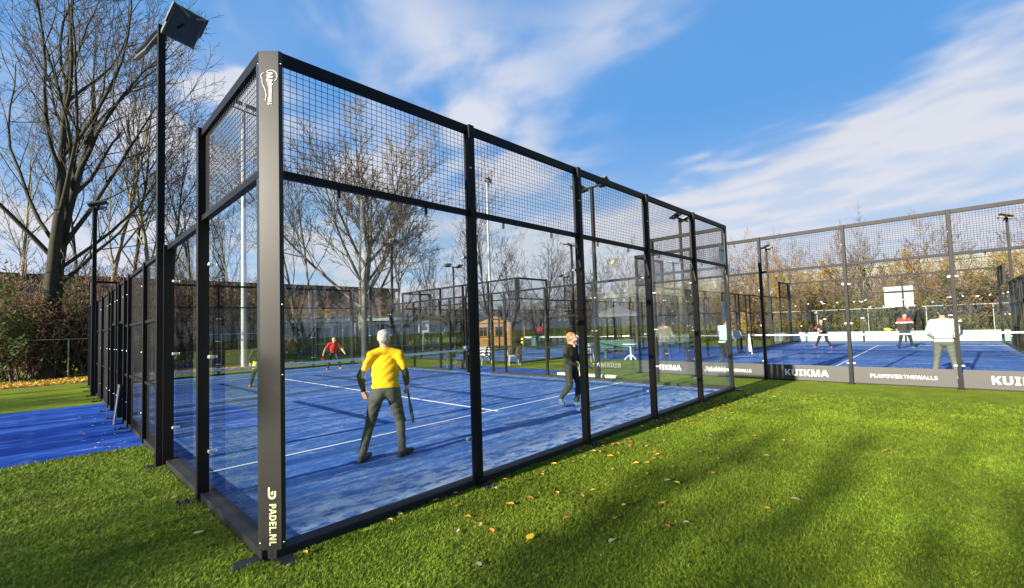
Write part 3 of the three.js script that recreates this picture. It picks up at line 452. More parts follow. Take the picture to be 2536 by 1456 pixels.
{ // timber hut
  const [x, z] = spot(41.6, 39), t = thing('timber_hut', 'small orange-brown timber hut with dark windows beside the white mast', 'hut', [x, 0, z], -0.7);
  const w = mat([0.36, 0.20, 0.08], 0.8), w2 = mat([0.31, 0.165, 0.065], 0.8);
  for (let j = 0; j < 12; j++) part('plank', rbox(3.4, 0.165, 0.05, 0.012, 0, 0.12 + j * 0.172, 1.2), j % 3 ? w : w2, t);
  part('side_wall', merged([box(0.06, 2.1, 2.4, -1.68, 1.05, 0), box(0.06, 2.1, 2.4, 1.68, 1.05, 0), box(3.4, 2.1, 0.06, 0, 1.05, -1.2)]), w2, t);
  const gab = new THREE.ExtrudeGeometry(new THREE.Shape([new THREE.Vector2(-1.72, 2.1), new THREE.Vector2(1.72, 2.1), new THREE.Vector2(0, 2.75)]), { depth: 2.4, bevelEnabled: false }); gab.translate(0, 0, -1.2); part('gable', gab, w, t);
  const slope = (s) => { const g = box(2.05, 0.07, 2.9); g.rotateZ(-s * 0.36); g.translate(s * 0.92, 2.5, 0); return g; }; part('roof', merged([slope(-1), slope(1)]), mat([0.06, 0.055, 0.05], 0.9), t);
  for (const s of [-0.75, 0.55]) { const f = part('window', merged([box(0.72, 0.06, 0.05, s, 1.75, 1.24), box(0.72, 0.06, 0.05, s, 0.95, 1.24), box(0.06, 0.8, 0.05, s - 0.33, 1.35, 1.24), box(0.06, 0.8, 0.05, s + 0.33, 1.35, 1.24), box(0.03, 0.8, 0.04, s, 1.35, 1.24)]), w2, t); part('pane', box(0.6, 0.74, 0.02, s, 1.35, 1.235), mat([0.015, 0.015, 0.017], 0.1), f); }
}
{ // chain-link fences: behind the left verge, and beyond the right court
  const link = (label, x0, z0, x1, z1, h, n, green) => {
    const len = Math.hypot(x1 - x0, z1 - z0), t = thing('chain_link_fence', label, 'fence', [x0, 0, z0], Math.atan2(-(z1 - z0), x1 - x0), 'chain-link fences');
    for (let i = 0; i <= n; i++) part('post', rod([i * len / n, 0, 0], [i * len / n, h, 0], 0.03, 8), M.galv, t);
    part('top_rail', rod([0, h, 0], [len, h, 0], 0.021, 6), M.galv, t); part('tension_wire', rod([0, h * 0.5, 0.02], [len, h * 0.5, 0.02], 0.004, 4), M.wire, t); part('tension_wire', rod([0, 0.08, 0.02], [len, 0.08, 0.02], 0.004, 4), M.wire, t);
    const g = []; const st = 0.14, rows = Math.floor(len / st); for (let i = -Math.ceil(h / st); i < rows; i++) for (const s of [1, -1]) { let a = i * st, b = a + h; if (b < 0 || a > len) continue; const ca = Math.max(a, 0), cb = Math.min(b, len); const ya = s > 0 ? ca - a : h - (ca - a), yb = s > 0 ? cb - a : h - (cb - a); g.push(rod([ca, ya, 0], [cb, yb, 0], 0.0022, 3)); }
    const m = part('chain_link', merged(g), green ? mat([0.06, 0.09, 0.06], 0.6) : M.wire, t); m.userData.kind = 'stuff';
  };
  link('low galvanised chain-link fence before the thicket on the left', -9.4, -26.84, 8.6, -26.84, 1.84, 6, false);
  link('galvanised chain-link fence with pale top rail beyond the right court', 36.2, -24, 36.2, 12, 2.1, 12, true);
  link('galvanised chain-link fence beyond the far end of the distant court', 9, -29.5, 36, -26.5, 2.4, 10, true);
}
{ // verge strewn with yellow leaves in front of that fence
  const q = mulberry(7), lv = new Leaves(); structure('verge', sheet(-9, 9, -26.7, -22.4, -0.012, 4), mat([0.14, 0.10, 0.04], 0.95));
  for (let i = 0; i < 9000; i++) { const c = V(rr(-8, 9, q), 0.012 + 0.03 * q(), rr(-26.6, -22.9, q)); lv.add(c, rr(0.05, 0.09, q), q); }
  const o = part('leaf_litter', lv.geometry(), leafMat(0.52, 0.35, 0.06, 0.2)); tag(o, 'yellow leaf litter covering the verge before the left fence', 'leaf litter', null, 'stuff');
}
{ // parasol, bench, table, chairs, between the courts
  { const [x, z] = spot(57.6, 25.5), t = thing('parasol', 'large grey square parasol above the green bench', 'parasol', [x, 0, z], 0.5);
    const g = new THREE.CylinderGeometry(0.05, 1.75, 0.52, 4, 1, true); g.rotateY(Math.PI / 4); g.translate(0, 2.42, 0); part('canopy', g, mat([0.1, 0.1, 0.1], 0.9, { side: THREE.DoubleSide }), t); part('valance', merged([0, 1, 2, 3].map((k) => { const b = box(2.47, 0.12, 0.01, 0, 2.11, 1.235); b.rotateY(k * Math.PI / 2); return b; })), mat([0.09, 0.09, 0.09], 0.9), t);
    part('pole', rod([0, 0, 0], [0, 2.6, 0], 0.05, 8), M.steel, t); part('pole', rod([0.9, 0, -0.7], [0.9, 2.2, -0.7], 0.045, 8), M.steel, t); part('pole', rod([1.15, 0, -0.2], [1.15, 2.15, -0.2], 0.045, 8), M.steel, t); part('base', rbox(0.8, 0.1, 0.8, 0.02, 0, 0.05, 0), M.plate, t); }
  { const t = thing('slatted_bench', 'green slatted park bench in front of the parasol', 'bench', [17.55, 0, -7.95], -0.75); const gm = mat([0.07, 0.14, 0.13], 0.6);
    for (let i = 0; i < 4; i++) part('seat_slat', rbox(1.7, 0.03, 0.09, 0.01, 0, 0.44, -0.16 + i * 0.105), gm, t);
    for (let i = 0; i < 4; i++) { const g = rbox(1.7, 0.085, 0.028, 0.01); g.rotateX(-0.2); g.translate(0, 0.54 + i * 0.1, -0.22 - i * 0.02); part('back_slat', g, gm, t); }
    for (const s of [-0.65, 0.65]) part('leg', merged([rbox(0.06, 0.44, 0.06, 0.01, s, 0.22, 0.14), rbox(0.06, 0.46, 0.06, 0.01, s, 0.23, -0.2), rbox(0.06, 0.05, 0.46, 0.01, s, 0.41, -0.02), rbox(0.05, 0.46, 0.05, 0.01, s, 0.66, -0.27)]), gm, t); }
  { const t = thing('bistro_table', 'round white pedestal table beside the green bench', 'table', [16.95, 0, -6.95], 0.3); part('top', new THREE.CylinderGeometry(0.36, 0.36, 0.03, 24).translate(0, 0.72, 0), M.white, t); part('column', new THREE.LatheGeometry([[0.05, 0], [0.06, 0.1], [0.035, 0.25], [0.035, 0.55], [0.07, 0.7]].map((p) => new THREE.Vector2(...p)), 10), M.white, t);
    for (let k = 0; k < 3; k++) { const a = k * 2.09; part('foot', new THREE.TubeGeometry(new THREE.CatmullRomCurve3([V(0, 0.22, 0), V(Math.cos(a) * 0.15, 0.16, Math.sin(a) * 0.15), V(Math.cos(a) * 0.3, 0.02, Math.sin(a) * 0.3)]), 8, 0.025, 6), M.white, t); } }
  const chair = (label, x, z, turn) => { const t = thing('garden_chair', label, 'chair', [x, 0, z], turn, 'white garden chairs'); part('seat', rbox(0.44, 0.035, 0.42, 0.012, 0, 0.43, 0), M.plastic, t); part('backrest', new THREE.TubeGeometry(new THREE.CatmullRomCurve3([V(-0.21, 0.44, -0.2), V(-0.2, 0.78, -0.27), V(0, 0.86, -0.28), V(0.2, 0.78, -0.27), V(0.21, 0.44, -0.2)]), 16, 0.016, 6), M.plastic, t); part('back_panel', rbox(0.34, 0.26, 0.015, 0.006, 0, 0.66, -0.255), M.plastic, t);
    for (const s of [-1, 1]) { part('armrest', new THREE.TubeGeometry(new THREE.CatmullRomCurve3([V(s * 0.21, 0.66, -0.24), V(s * 0.25, 0.67, 0.0), V(s * 0.25, 0.62, 0.2), V(s * 0.24, 0.43, 0.2)]), 10, 0.016, 6), M.plastic, t); for (const f of [-1, 1]) part('leg', rod([s * 0.19, 0.43, f * 0.17], [s * 0.24, 0, f * 0.23], 0.018, 6), M.plastic, t); } };
  chair('white garden chair with striped clothes, left one outside the near court', 12.1, -11.5, 2.2); chair('white garden chair with a dark jacket over its back, right one', 12.75, -10.35, 2.5);
  chair('white garden chair behind the right fence, near the green bench', 14.9, -7.9, -0.6);
  const drape = (name, label, c, [x, z], turn, stripes) => { const g = new THREE.PlaneGeometry(0.5, 0.9, 12, 16), p = g.attributes.position; for (let i = 0; i < p.count; i++) { const s = (p.getY(i) + 0.45) / 0.9, u = p.getX(i); const a = s * 3.2 - 1.6; p.setXYZ(i, u * (1 + 0.15 * Math.sin(s * 9)), 0.5 + 0.37 * Math.cos(a) + 0.015 * Math.sin(u * 40), -0.27 + 0.09 * Math.sin(a) + 0.025 * Math.sin(u * 22 + s * 6)); } g.computeVertexNormals(); const m = mat(c, 0.95, { side: THREE.DoubleSide }); if (stripes) { m.color.set(0xffffff); m.map = tex(8, 64, (i, j) => (j >> 2) % 2 ? [0.02, 0.02, 0.025] : [0.6, 0.6, 0.58]); } const o = part(name, g, m); o.position.set(x, 0, z); o.rotation.y = turn; return tag(o, label, 'clothing'); };
  drape('striped_towel', 'black and white striped towel over the left garden chair', [0.5, 0.5, 0.5], [12.1, -11.5], 2.2, true); drape('jacket', 'dark brown jacket hung over the right garden chair', [0.07, 0.045, 0.04], [12.75, -10.35], 2.5);
  const bagGeo = (w, h, d) => { const g = new THREE.SphereGeometry(0.5, 14, 10); const p = g.attributes.position; for (let i = 0; i < p.count; i++) { const f = (v) => Math.sign(v) * Math.pow(Math.abs(v) * 2, 0.6) * 0.5; p.setXYZ(i, f(p.getX(i)) * w, (f(p.getY(i)) + 0.5) * h, f(p.getZ(i)) * d); } g.computeVertexNormals(); return g; };
  const bag = (label, x, y, z, w, h, d, c, a) => { const t = thing('sports_bag', label, 'bag', [x, y, z], a, 'sports bags'); part('body', bagGeo(w, h, d), mat(c, 0.8), t); part('strap', new THREE.TubeGeometry(new THREE.CatmullRomCurve3([V(-w * 0.35, h * 0.8, 0), V(-w * 0.15, h * 1.25, 0.03), V(w * 0.15, h * 1.25, 0.03), V(w * 0.35, h * 0.8, 0)]), 10, 0.012, 5), mat([0.02, 0.02, 0.02], 0.8), t); };
  bag('pale sports bag lying on the left garden chair', 12.1, 0.45, -11.5, 0.4, 0.26, 0.3, [0.42, 0.36, 0.33], 0.4);
  { const t = thing('folding_chair', 'dark folding chair by the net outside the near court', 'chair', [10.9, 0, -12.4], 2.4); part('seat', rbox(0.42, 0.02, 0.4, 0.006, 0, 0.44, 0), M.plate, t); part('backrest', rbox(0.42, 0.22, 0.02, 0.006, 0, 0.76, -0.22), M.plate, t); for (const s of [-1, 1]) { part('leg', rod([s * 0.2, 0.87, -0.24], [s * 0.2, 0, 0.2], 0.012, 6), M.galv, t); part('leg', rod([s * 0.19, 0.44, 0.16], [s * 0.19, 0, -0.24], 0.012, 6), M.galv, t); } }
  bag('black sports bag on the dark folding chair', 10.9, 0.45, -12.4, 0.4, 0.3, 0.34, [0.015, 0.015, 0.018], 0.6); bag('black racket bag on the blue apron beside the folding chair', 10.75, 0.006, -11.4, 0.34, 0.26, 0.7, [0.02, 0.02, 0.022], 0.3);
}
{ // court broom lying along the right wall, its handle upright
  const t = thing('court_broom', 'long white court brush with upright red-topped handle along the right wall', 'broom', [10.42, 0, -4.7]); part('brush', rbox(0.16, 0.09, 2.3, 0.03, 0, 0.09, 0, 2), mat([0.66, 0.64, 0.55], 0.8), t); part('bristles', box(0.12, 0.05, 2.24, 0, 0.026, 0), mat([0.12, 0.11, 0.08], 0.95), t);
  part('handle', rod([0, 0.13, -0.25], [0.25, 1.12, -0.55], 0.014, 6), M.galv, t); part('grip', new THREE.TubeGeometry(new THREE.CatmullRomCurve3([V(0.25, 1.1, -0.55), V(0.27, 1.22, -0.55), V(0.3, 1.25, -0.4), V(0.3, 1.24, -0.2)]), 10, 0.024, 6), mat([0.55, 0.06, 0.03], 0.5), t);
}
{ const t = thing('grey_plank', 'grey plank leaning on the open doorway of the left court side', 'plank', [-0.2, 0, -8.75], 0); const g = rbox(0.025, 0.8, 0.24, 0.006); g.rotateZ(-0.1); g.translate(0.02, 0.4, 0); part('board', g, mat([0.11, 0.12, 0.135], 0.55), t); part('grip_hole', merged([box(0.03, 0.03, 0.03, 0.05, 0.72, 0.05), box(0.03, 0.03, 0.03, 0.05, 0.72, -0.05)]), M.plate, t); }
{ // far playground and bits behind the distant court
  { const [x, z] = spot(47.6, 41), t = thing('slide', 'red curved playground slide beyond the distant court', 'slide', [x, 0, z], 0.6); const c = new THREE.CatmullRomCurve3([V(-1.4, 0.35, 0), V(-0.7, 0.55, 0), V(0.2, 1.2, 0), V(0.9, 1.55, 0)]); const g = []; for (const s of [-0.2, 0.2]) { const q = new THREE.TubeGeometry(c, 14, 0.07, 6); q.translate(0, 0.06, s); g.push(q); } const f = new THREE.TubeGeometry(c, 14, 0.2, 8); f.scale(1, 1, 1); g.push(f.scale(1, 0.96, 1)); part('chute', merged(g), mat([0.42, 0.04, 0.045], 0.4), t); part('ladder', merged([rod([1, 0, 0.2], [0.9, 1.9, 0.2], 0.03, 6), rod([1, 0, -0.2], [0.9, 1.9, -0.2], 0.03, 6), ...[0.3, 0.7, 1.1].map((y) => rod([0.97, y, -0.2], [0.97, y, 0.2], 0.02, 5))]), M.galv, t); }
  { const [x, z] = spot(47.1, 33), t = thing('waste_bin', 'dark green round bin standing beyond the net of the distant court', 'bin', [x, 0, z]); part('drum', new THREE.CylinderGeometry(0.36, 0.3, 0.85, 16).translate(0, 0.43, 0), mat([0.03, 0.09, 0.06], 0.5), t); part('lid', new THREE.CylinderGeometry(0.2, 0.39, 0.12, 16).translate(0, 0.91, 0), mat([0.025, 0.075, 0.05], 0.5), t); }
  { const t = thing('foam_rollers', 'two yellow foam rollers with white handles hung on the distant court', 'rollers', [13.4, 0.98, -10.4]); for (const y of [0, 0.14]) { part('roller', rbox(0.16, 0.1, 0.14, 0.04, 0, y, 0, 2), mat([0.72, 0.5, 0.02], 0.7), t); part('handle', rod([0.06, y, 0], [0.5, y + 0.01, 0.1], 0.018, 6), M.white, t); } part('hook', box(0.03, 0.3, 0.03, 0, 0.08, -0.1), M.steel, t); }
}
{ // signs
  const sign = (name, label, x, y, z, ry, w, h, rows, m = M.paper) => { const t = thing(name, label, 'sign', [x, y, z], ry); part('board', rbox(w, h, 0.012, 0.003), m, t); for (const [s, size, dy, mm] of rows) { const g = lettering(s, size, fontBold, 0.003); g.translate(-g.userData.w / 2, dy, 0.006); part('lettering', g, mm, t); } return t; };
  const blue = mat([0.06, 0.16, 0.4], 0.6);
  sign('court_number_sign', 'small white sign reading Padel 3 on the mesh of the near court', 9.62, 3.26, 0.05, 0, 0.3, 0.42, [['Padel', 0.075, 0.06, blue], ['3', 0.11, -0.14, blue]]);
  sign('court_number_sign', 'small white sign reading Padel 2 on the distant court corner', 15.35, 2.75, -10.68, 0, 0.3, 0.42, [['Padel', 0.075, 0.06, blue], ['2', 0.11, -0.14, blue]]);
  sign('notice_board', 'large blank white board hanging above the players on the right court', 32.62, 2.7, 1.9, -Math.PI / 2, 1.35, 1.2, [], M.paper);
  { const t = sign('notice_sheet', 'white printed notice on the side wall left of the light blue jacket', 20.4, 2.1, -3.78, 0.0, 1.0, 0.86, [], M.paper); const lm = mat([0.35, 0.36, 0.36], 0.8); for (let i = 0; i < 9; i++) { const g = box(rr(0.5, 0.84), 0.018, 0.003, 0, 0.34 - i * 0.08, 0.008); part('printed_line', g, lm, t); } }
  { const [x, z] = spot(33.2, 36), t = thing('pictogram_sign', 'white sign with a dark pictogram on a post behind the near court', 'sign', [x, 0, z], -0.4); part('post', rod([0, 0, 0], [0, 2.2, 0], 0.03, 6), M.galv, t); part('board', rbox(0.8, 0.95, 0.02, 0.004, 0, 1.95, 0.04), M.paper, t); const s = new THREE.Shape([[-0.25, -0.3], [0.25, -0.3], [0.28, -0.05], [0.1, 0.0], [0.2, 0.3], [-0.05, 0.32], [-0.12, 0.05], [-0.28, -0.02]].map((p) => new THREE.Vector2(...p))); const g = new THREE.ExtrudeGeometry(s, { depth: 0.004, bevelEnabled: false }); g.translate(0, 1.95, 0.052); part('pictogram', g, mat([0.05, 0.09, 0.07], 0.7), t); }
  { const t = thing('racket_stand', 'white A-frame post at the net end of the right court', 'post', [21.6, 0, -3.2], 0); part('board', merged([rod([0, 0, 0.12], [0.05, 0.95, 0], 0.03, 6), rod([0, 0, -0.12], [0.05, 0.95, 0], 0.03, 6), box(0.03, 0.7, 0.14, 0.03, 0.45, 0)]), M.white, t); }
}

// ------------------------------------------------------------------ people: one continuous skin per figure, meshed from a distance field
function isoMesh(sdf, lo, hi, cell, colorAt) {
  const nx = Math.ceil((hi[0] - lo[0]) / cell) + 1, ny = Math.ceil((hi[1] - lo[1]) / cell) + 1, nz = Math.ceil((hi[2] - lo[2]) / cell) + 1, F = new Float32Array(nx * ny * nz).fill(1), at = (i, j, k) => i + nx * (j + ny * k), Bk = 5;
  for (let k = 0; k < nz; k += Bk) for (let j = 0; j < ny; j += Bk) for (let i = 0; i < nx; i += Bk) {
    const d = sdf(lo[0] + (i + Bk / 2) * cell, lo[1] + (j + Bk / 2) * cell, lo[2] + (k + Bk / 2) * cell), far = Math.abs(d) > cell * Bk * 0.9 + 0.035;
    for (let c = k; c < Math.min(nz, k + Bk); c++) for (let b = j; b < Math.min(ny, j + Bk); b++) for (let a = i; a < Math.min(nx, i + Bk); a++) F[at(a, b, c)] = far ? d : sdf(lo[0] + a * cell, lo[1] + b * cell, lo[2] + c * cell);
  }
  const id = new Int32Array(nx * ny * nz).fill(-1), P = [], I = [];
  const E = [[0, 0, 0, 1, 0, 0], [0, 1, 0, 1, 1, 0], [0, 0, 1, 1, 0, 1], [0, 1, 1, 1, 1, 1], [0, 0, 0, 0, 1, 0], [1, 0, 0, 1, 1, 0], [0, 0, 1, 0, 1, 1], [1, 0, 1, 1, 1, 1], [0, 0, 0, 0, 0, 1], [1, 0, 0, 1, 0, 1], [0, 1, 0, 0, 1, 1], [1, 1, 0, 1, 1, 1]];
  for (let k = 0; k < nz - 1; k++) for (let j = 0; j < ny - 1; j++) for (let i = 0; i < nx - 1; i++) {
    let n = 0, sx = 0, sy = 0, sz = 0;
    for (const e of E) { const a = F[at(i + e[0], j + e[1], k + e[2])], b = F[at(i + e[3], j + e[4], k + e[5])]; if ((a < 0) !== (b < 0)) { const t = a / (a - b); sx += mix(e[0], e[3], t); sy += mix(e[1], e[4], t); sz += mix(e[2], e[5], t); n++; } }
    if (n) { id[at(i, j, k)] = P.length / 3; P.push(lo[0] + (i + sx / n) * cell, lo[1] + (j + sy / n) * cell, lo[2] + (k + sz / n) * cell); }
  }
  const quad = (a, b, c, d, flip) => flip ? I.push(a, c, b, a, d, c) : I.push(a, b, c, a, c, d);
  for (let k = 1; k < nz - 1; k++) for (let j = 1; j < ny - 1; j++) for (let i = 1; i < nx - 1; i++) {
    const f = F[at(i, j, k)] < 0;
    if (f !== (F[at(i + 1, j, k)] < 0)) quad(id[at(i, j - 1, k - 1)], id[at(i, j, k - 1)], id[at(i, j, k)], id[at(i, j - 1, k)], !f);
    if (f !== (F[at(i, j + 1, k)] < 0)) quad(id[at(i - 1, j, k - 1)], id[at(i - 1, j, k)], id[at(i, j, k)], id[at(i, j, k - 1)], !f);
    if (f !== (F[at(i, j, k + 1)] < 0)) quad(id[at(i - 1, j - 1, k)], id[at(i, j - 1, k)], id[at(i, j, k)], id[at(i - 1, j, k)], !f);
  }
  const g = new THREE.BufferGeometry(), C = []; g.setAttribute('position', new THREE.Float32BufferAttribute(P, 3));
  for (let i = 0; i < P.length; i += 3) C.push(...colorAt(P[i], P[i + 1], P[i + 2]));
  g.setAttribute('color', new THREE.Float32BufferAttribute(C, 3)); g.setIndex(I); g.computeVertexNormals(); return g;
}
const bodyMat = new THREE.MeshPhysicalMaterial({ color: 0xffffff, vertexColors: true, roughness: 0.78, specularIntensity: 0.35 });
const SKIN = [0.50, 0.27, 0.18];
function person(label, [px, pz], turn, J, C, cell = 0.011, group) {
  const prims = [];
  const v = (a) => V(...a), cap = (a, b, ra, rb, c, k = 0.025, fold = 0) => prims.push({ a: v(a), b: v(b), ra, rb, c, k, fold });
  const ell = (p, r, c, q = null, k = 0.03, fold = 0) => prims.push({ e: v(p), r, q: q ? q.clone().invert() : null, c, k, fold });
  const lerp = (a, b, t) => a.map((x, i) => mix(x, b[i], t)), add = (a, b) => a.map((x, i) => x + b[i]);
  // torso frame
  const up = v(J.che).sub(v(J.pel)).normalize(), lat = v(J.shL).sub(v(J.shR)).normalize(), fwd = V(0, 0, 0).crossVectors(lat, up).normalize(), lat2 = V(0, 0, 0).crossVectors(up, fwd), tq = new THREE.Quaternion().setFromRotationMatrix(new THREE.Matrix4().makeBasis(lat2, up, fwd));
  const hl = v(J.hipL).sub(v(J.hipR)).normalize(), hq = new THREE.Quaternion().setFromRotationMatrix(new THREE.Matrix4().makeBasis(hl, V(0, 1, 0), V(0, 0, 0).crossVectors(hl, V(0, 1, 0)).normalize()));
  const B = C.build || 1, F = C.fold ?? 0.005;
  ell(add(J.pel, [0, 0.0, -0.01]), [0.165 * B, 0.13, 0.125 * B], C.legs, hq, 0.04, F * 0.7);
  ell(lerp(J.pel, J.che, 0.45), [0.155 * B, 0.17, 0.115 * B], C.top, tq, 0.04, F);
  ell(lerp(J.pel, J.che, 0.9), [0.175 * B, 0.20, 0.122 * B], C.top, tq, 0.05, F);
  if (C.hem) ell(lerp(J.pel, J.che, C.hem), [0.172 * B, 0.09, 0.138 * B], C.top, tq, 0.02, F);
  cap(add(J.shL, [0, 0.02, 0]), J.neck, 0.06, 0.055, C.top, 0.04); cap(add(J.shR, [0, 0.02, 0]), J.neck, 0.06, 0.055, C.top, 0.04);
  cap(lerp(J.che, J.neck, 0.98), J.head, 0.054, 0.052, C.collar || C.skin || SKIN, 0.02);
  // legs and shoes
  for (const s of ['L', 'R']) {
    const hip = J['hip' + s], kn = J['kn' + s], an = J['an' + s], to = J['to' + s];
    cap(hip, kn, 0.098 * B, 0.066, C.legs, 0.03, F); cap(kn, an, 0.063, C.cuff || 0.045, C.legs, 0.025, F);
    if (C.calf) cap(lerp(kn, an, 0.18), lerp(kn, an, 0.45), 0.06, 0.055, C.legs, 0.03, F);
    cap(an, add(an, [0, -0.045, 0]), 0.042, 0.045, C.sock || C.shoe, 0.01);
    const d = v(to).sub(v(an)).setY(0).normalize(), heel = [an[0] - d.x * 0.045, to[1], an[2] - d.z * 0.045];
    cap(heel, lerp(heel, to, 0.6), 0.044, 0.046, C.shoe, 0.02); cap(lerp(heel, to, 0.5), to, 0.046, 0.036, C.shoe, 0.02); cap(add(heel, [0, -0.022, 0]), add(to, [0, -0.012, 0]), 0.024, 0.022, C.sole || C.shoe, 0.008);
  }
  // arms and hands
  for (const s of ['L', 'R']) {
    const sh = J['sh' + s], el = J['el' + s], wr = J['wr' + s], m = lerp(sh, el, C.sleeve ?? 1);
    cap(sh, m, (C.sleeve ? 0.058 : 0.064) * B, (C.sleeve ? 0.055 : 0.05) * B, C.top, 0.035, F);
    if (C.sleeve) cap(m, el, 0.047, 0.042, C.under || C.skin || SKIN, 0.008, F * 0.5);
    cap(el, lerp(el, wr, 0.35), 0.043, 0.044, C.sleeve ? C.under || C.skin || SKIN : C.top, 0.015, F * 0.7); cap(lerp(el, wr, 0.35), wr, 0.043, 0.031, C.sleeve ? C.under || C.skin || SKIN : C.top, 0.015, F * 0.7);
    // hand: f along the fingers, n the side the fingers curl to, t towards the thumb
    const f = v(J['hd' + s] ? J['hd' + s] : wr).sub(J['hd' + s] ? v(wr) : v(el)).normalize(), n = v(J['pn' + s] || (s === 'L' ? [-1, 0, 0] : [1, 0, 0])); n.addScaledVector(f, -n.dot(f)).normalize(); const t = V(0, 0, 0).crossVectors(f, n).normalize().multiplyScalar(s === 'L' ? -1 : 1), W0 = v(wr), pt = (a, b, c) => W0.clone().addScaledVector(f, a).addScaledVector(n, b).addScaledVector(t, c).toArray();
    const curl = (J.grip || '').includes(s) ? 1.5 : 0.45, hs = C.skin || SKIN;
    cap(wr, pt(0.03, 0, 0), 0.028, 0.03, hs, 0.012); cap(pt(0.03, 0, -0.02), pt(0.085, 0.004, -0.028), 0.02, 0.016, hs, 0.012); cap(pt(0.03, 0, 0.015), pt(0.085, 0.004, 0.024), 0.02, 0.016, hs, 0.012); cap(pt(0.05, 0, 0), pt(0.085, 0, 0), 0.02, 0.016, hs, 0.012);
    [[0.031, 0.07], [0.01, 0.078], [-0.011, 0.072], [-0.031, 0.056]].forEach(([o, l]) => { const a1 = curl * 0.6, a2 = curl * 1.5, k1 = pt(0.088 + l * 0.5 * Math.cos(a1), l * 0.5 * Math.sin(a1), o), k2 = pt(0.088 + l * 0.5 * Math.cos(a1) + l * 0.5 * Math.cos(a2), l * 0.5 * Math.sin(a1) + l * 0.5 * Math.sin(a2), o); cap(pt(0.085, 0, o), k1, 0.0098, 0.0092, hs, 0.004); cap(k1, k2, 0.0092, 0.0082, hs, 0.004); });
    cap(pt(0.025, 0.008, 0.03), pt(0.06, 0.02, 0.056), 0.013, 0.0105, hs, 0.008); cap(pt(0.06, 0.02, 0.056), pt(0.09, 0.03 + 0.02 * curl, 0.05), 0.0105, 0.0085, hs, 0.005);
  }
  // head
  const hq2 = new THREE.Quaternion().setFromEuler(new THREE.Euler(J.look[1], J.look[0], J.look[2] || 0, 'YXZ')), H0 = v(J.head), hp = (x, y, z) => V(x, y, z).applyQuaternion(hq2).add(H0).toArray(), sk = C.skin || SKIN, hair = C.hair, dark = [0.03, 0.022, 0.02];
  ell(hp(0, 0.018, -0.008), [0.078, 0.094, 0.096], sk, hq2, 0.02); ell(hp(0, -0.045, 0.022), [0.056, 0.064, 0.066], sk, hq2, 0.03);
  cap(hp(0, 0.015, 0.086), hp(0, -0.026, 0.108), 0.009, 0.014, sk, 0.012); for (const s of [-1, 1]) { ell(hp(s * 0.079, 0.0, -0.005), [0.012, 0.032, 0.02], sk, hq2, 0.008); ell(hp(s * 0.031, 0.014, 0.083), [0.011, 0.006, 0.01], [0.1, 0.06, 0.045], hq2, 0.003); cap(hp(s * 0.018, 0.032, 0.088), hp(s * 0.046, 0.031, 0.078), 0.005, 0.004, C.brow || hair || dark, 0.003); }
  cap(hp(-0.02, -0.058, 0.083), hp(0.02, -0.058, 0.083), 0.006, 0.006, [0.35, 0.13, 0.10], 0.004);
  if (hair) { const g = C.hairGrow || 0; ell(hp(0, 0.045, -0.022), [0.083 + g, 0.078 + g, 0.092 + g], hair, hq2, 0.012, C.hairFold || 0.002); ell(hp(0, 0.0, -0.05), [0.074 + g, 0.068, 0.06 + g], hair, hq2, 0.012, 0.002); if (C.tail) { cap(hp(0, -0.03, -0.1), hp(0, -0.13, -0.13), 0.035, 0.03, hair, 0.02, 0.003); cap(hp(0, -0.13, -0.13), hp(0, -0.2, -0.11), 0.028, 0.012, hair, 0.02); } }
  for (const x of J.extra || []) cap(...x);
  const q = new THREE.Vector3();
  const one = (p, x, y, z) => {
    if (p.e) { q.set(x - p.e.x, y - p.e.y, z - p.e.z); if (p.q) q.applyQuaternion(p.q); const [a, b, c] = p.r, k0 = Math.hypot(q.x / a, q.y / b, q.z / c), k1 = Math.hypot(q.x / (a * a), q.y / (b * b), q.z / (c * c)); return k1 < 1e-6 ? -Math.min(a, b, c) : k0 * (k0 - 1) / k1; }
    const bx = p.b.x - p.a.x, by = p.b.y - p.a.y, bz = p.b.z - p.a.z, ax = x - p.a.x, ay = y - p.a.y, az = z - p.a.z, t = clamp((ax * bx + ay * by + az * bz) / (bx * bx + by * by + bz * bz + 1e-9)); return Math.hypot(ax - bx * t, ay - by * t, az - bz * t) - mix(p.ra, p.rb, t);
  };
  const folds = (x, y, z) => { const a = Math.sin(y * 30 + x * 22 + 1.6 * Math.sin(x * 13 + z * 11)), b = Math.sin(y * 44 - x * 30 + z * 18 + 1.3 * Math.sin(y * 12)); return 0.7 * (1 - 2 * Math.abs(a)) * 0.8 + 0.45 * b * smooth(-0.2, 0.6, Math.sin(y * 9 + x * 6)); };
  const sdf = (x, y, z) => { let d = 9, fv; for (const p of prims) { let e = one(p, x, y, z); if (e - d > p.k + 0.02) continue; if (p.fold && e < 0.06) { fv ??= folds(x, y, z); e += p.fold * fv; } const h = Math.max(p.k - Math.abs(d - e), 0) / p.k; d = Math.min(d, e) - h * h * p.k * 0.25; } return d; };
  const colorAt = (x, y, z) => { let d = 9, c = SKIN; for (const p of prims) { const e = one(p, x, y, z); if (e < d) { d = e; c = p.c; } } if (typeof c === 'function') return c(x, y, z); return c; };
  let lo = [9, 9, 9], hi = [-9, -9, -9]; for (const p of prims) for (const [w, r] of p.e ? [[p.e, Math.max(...p.r)]] : [[p.a, p.ra], [p.b, p.rb]]) ['x', 'y', 'z'].forEach((k, i) => { lo[i] = Math.min(lo[i], w[k] - r - 0.03); hi[i] = Math.max(hi[i], w[k] + r + 0.03); });
  const o = part('person', isoMesh(sdf, lo, hi, cell, colorAt), bodyMat); o.position.set(px, 0, pz); o.rotation.y = turn; return tag(o, label, 'person', group || 'padel players');
}
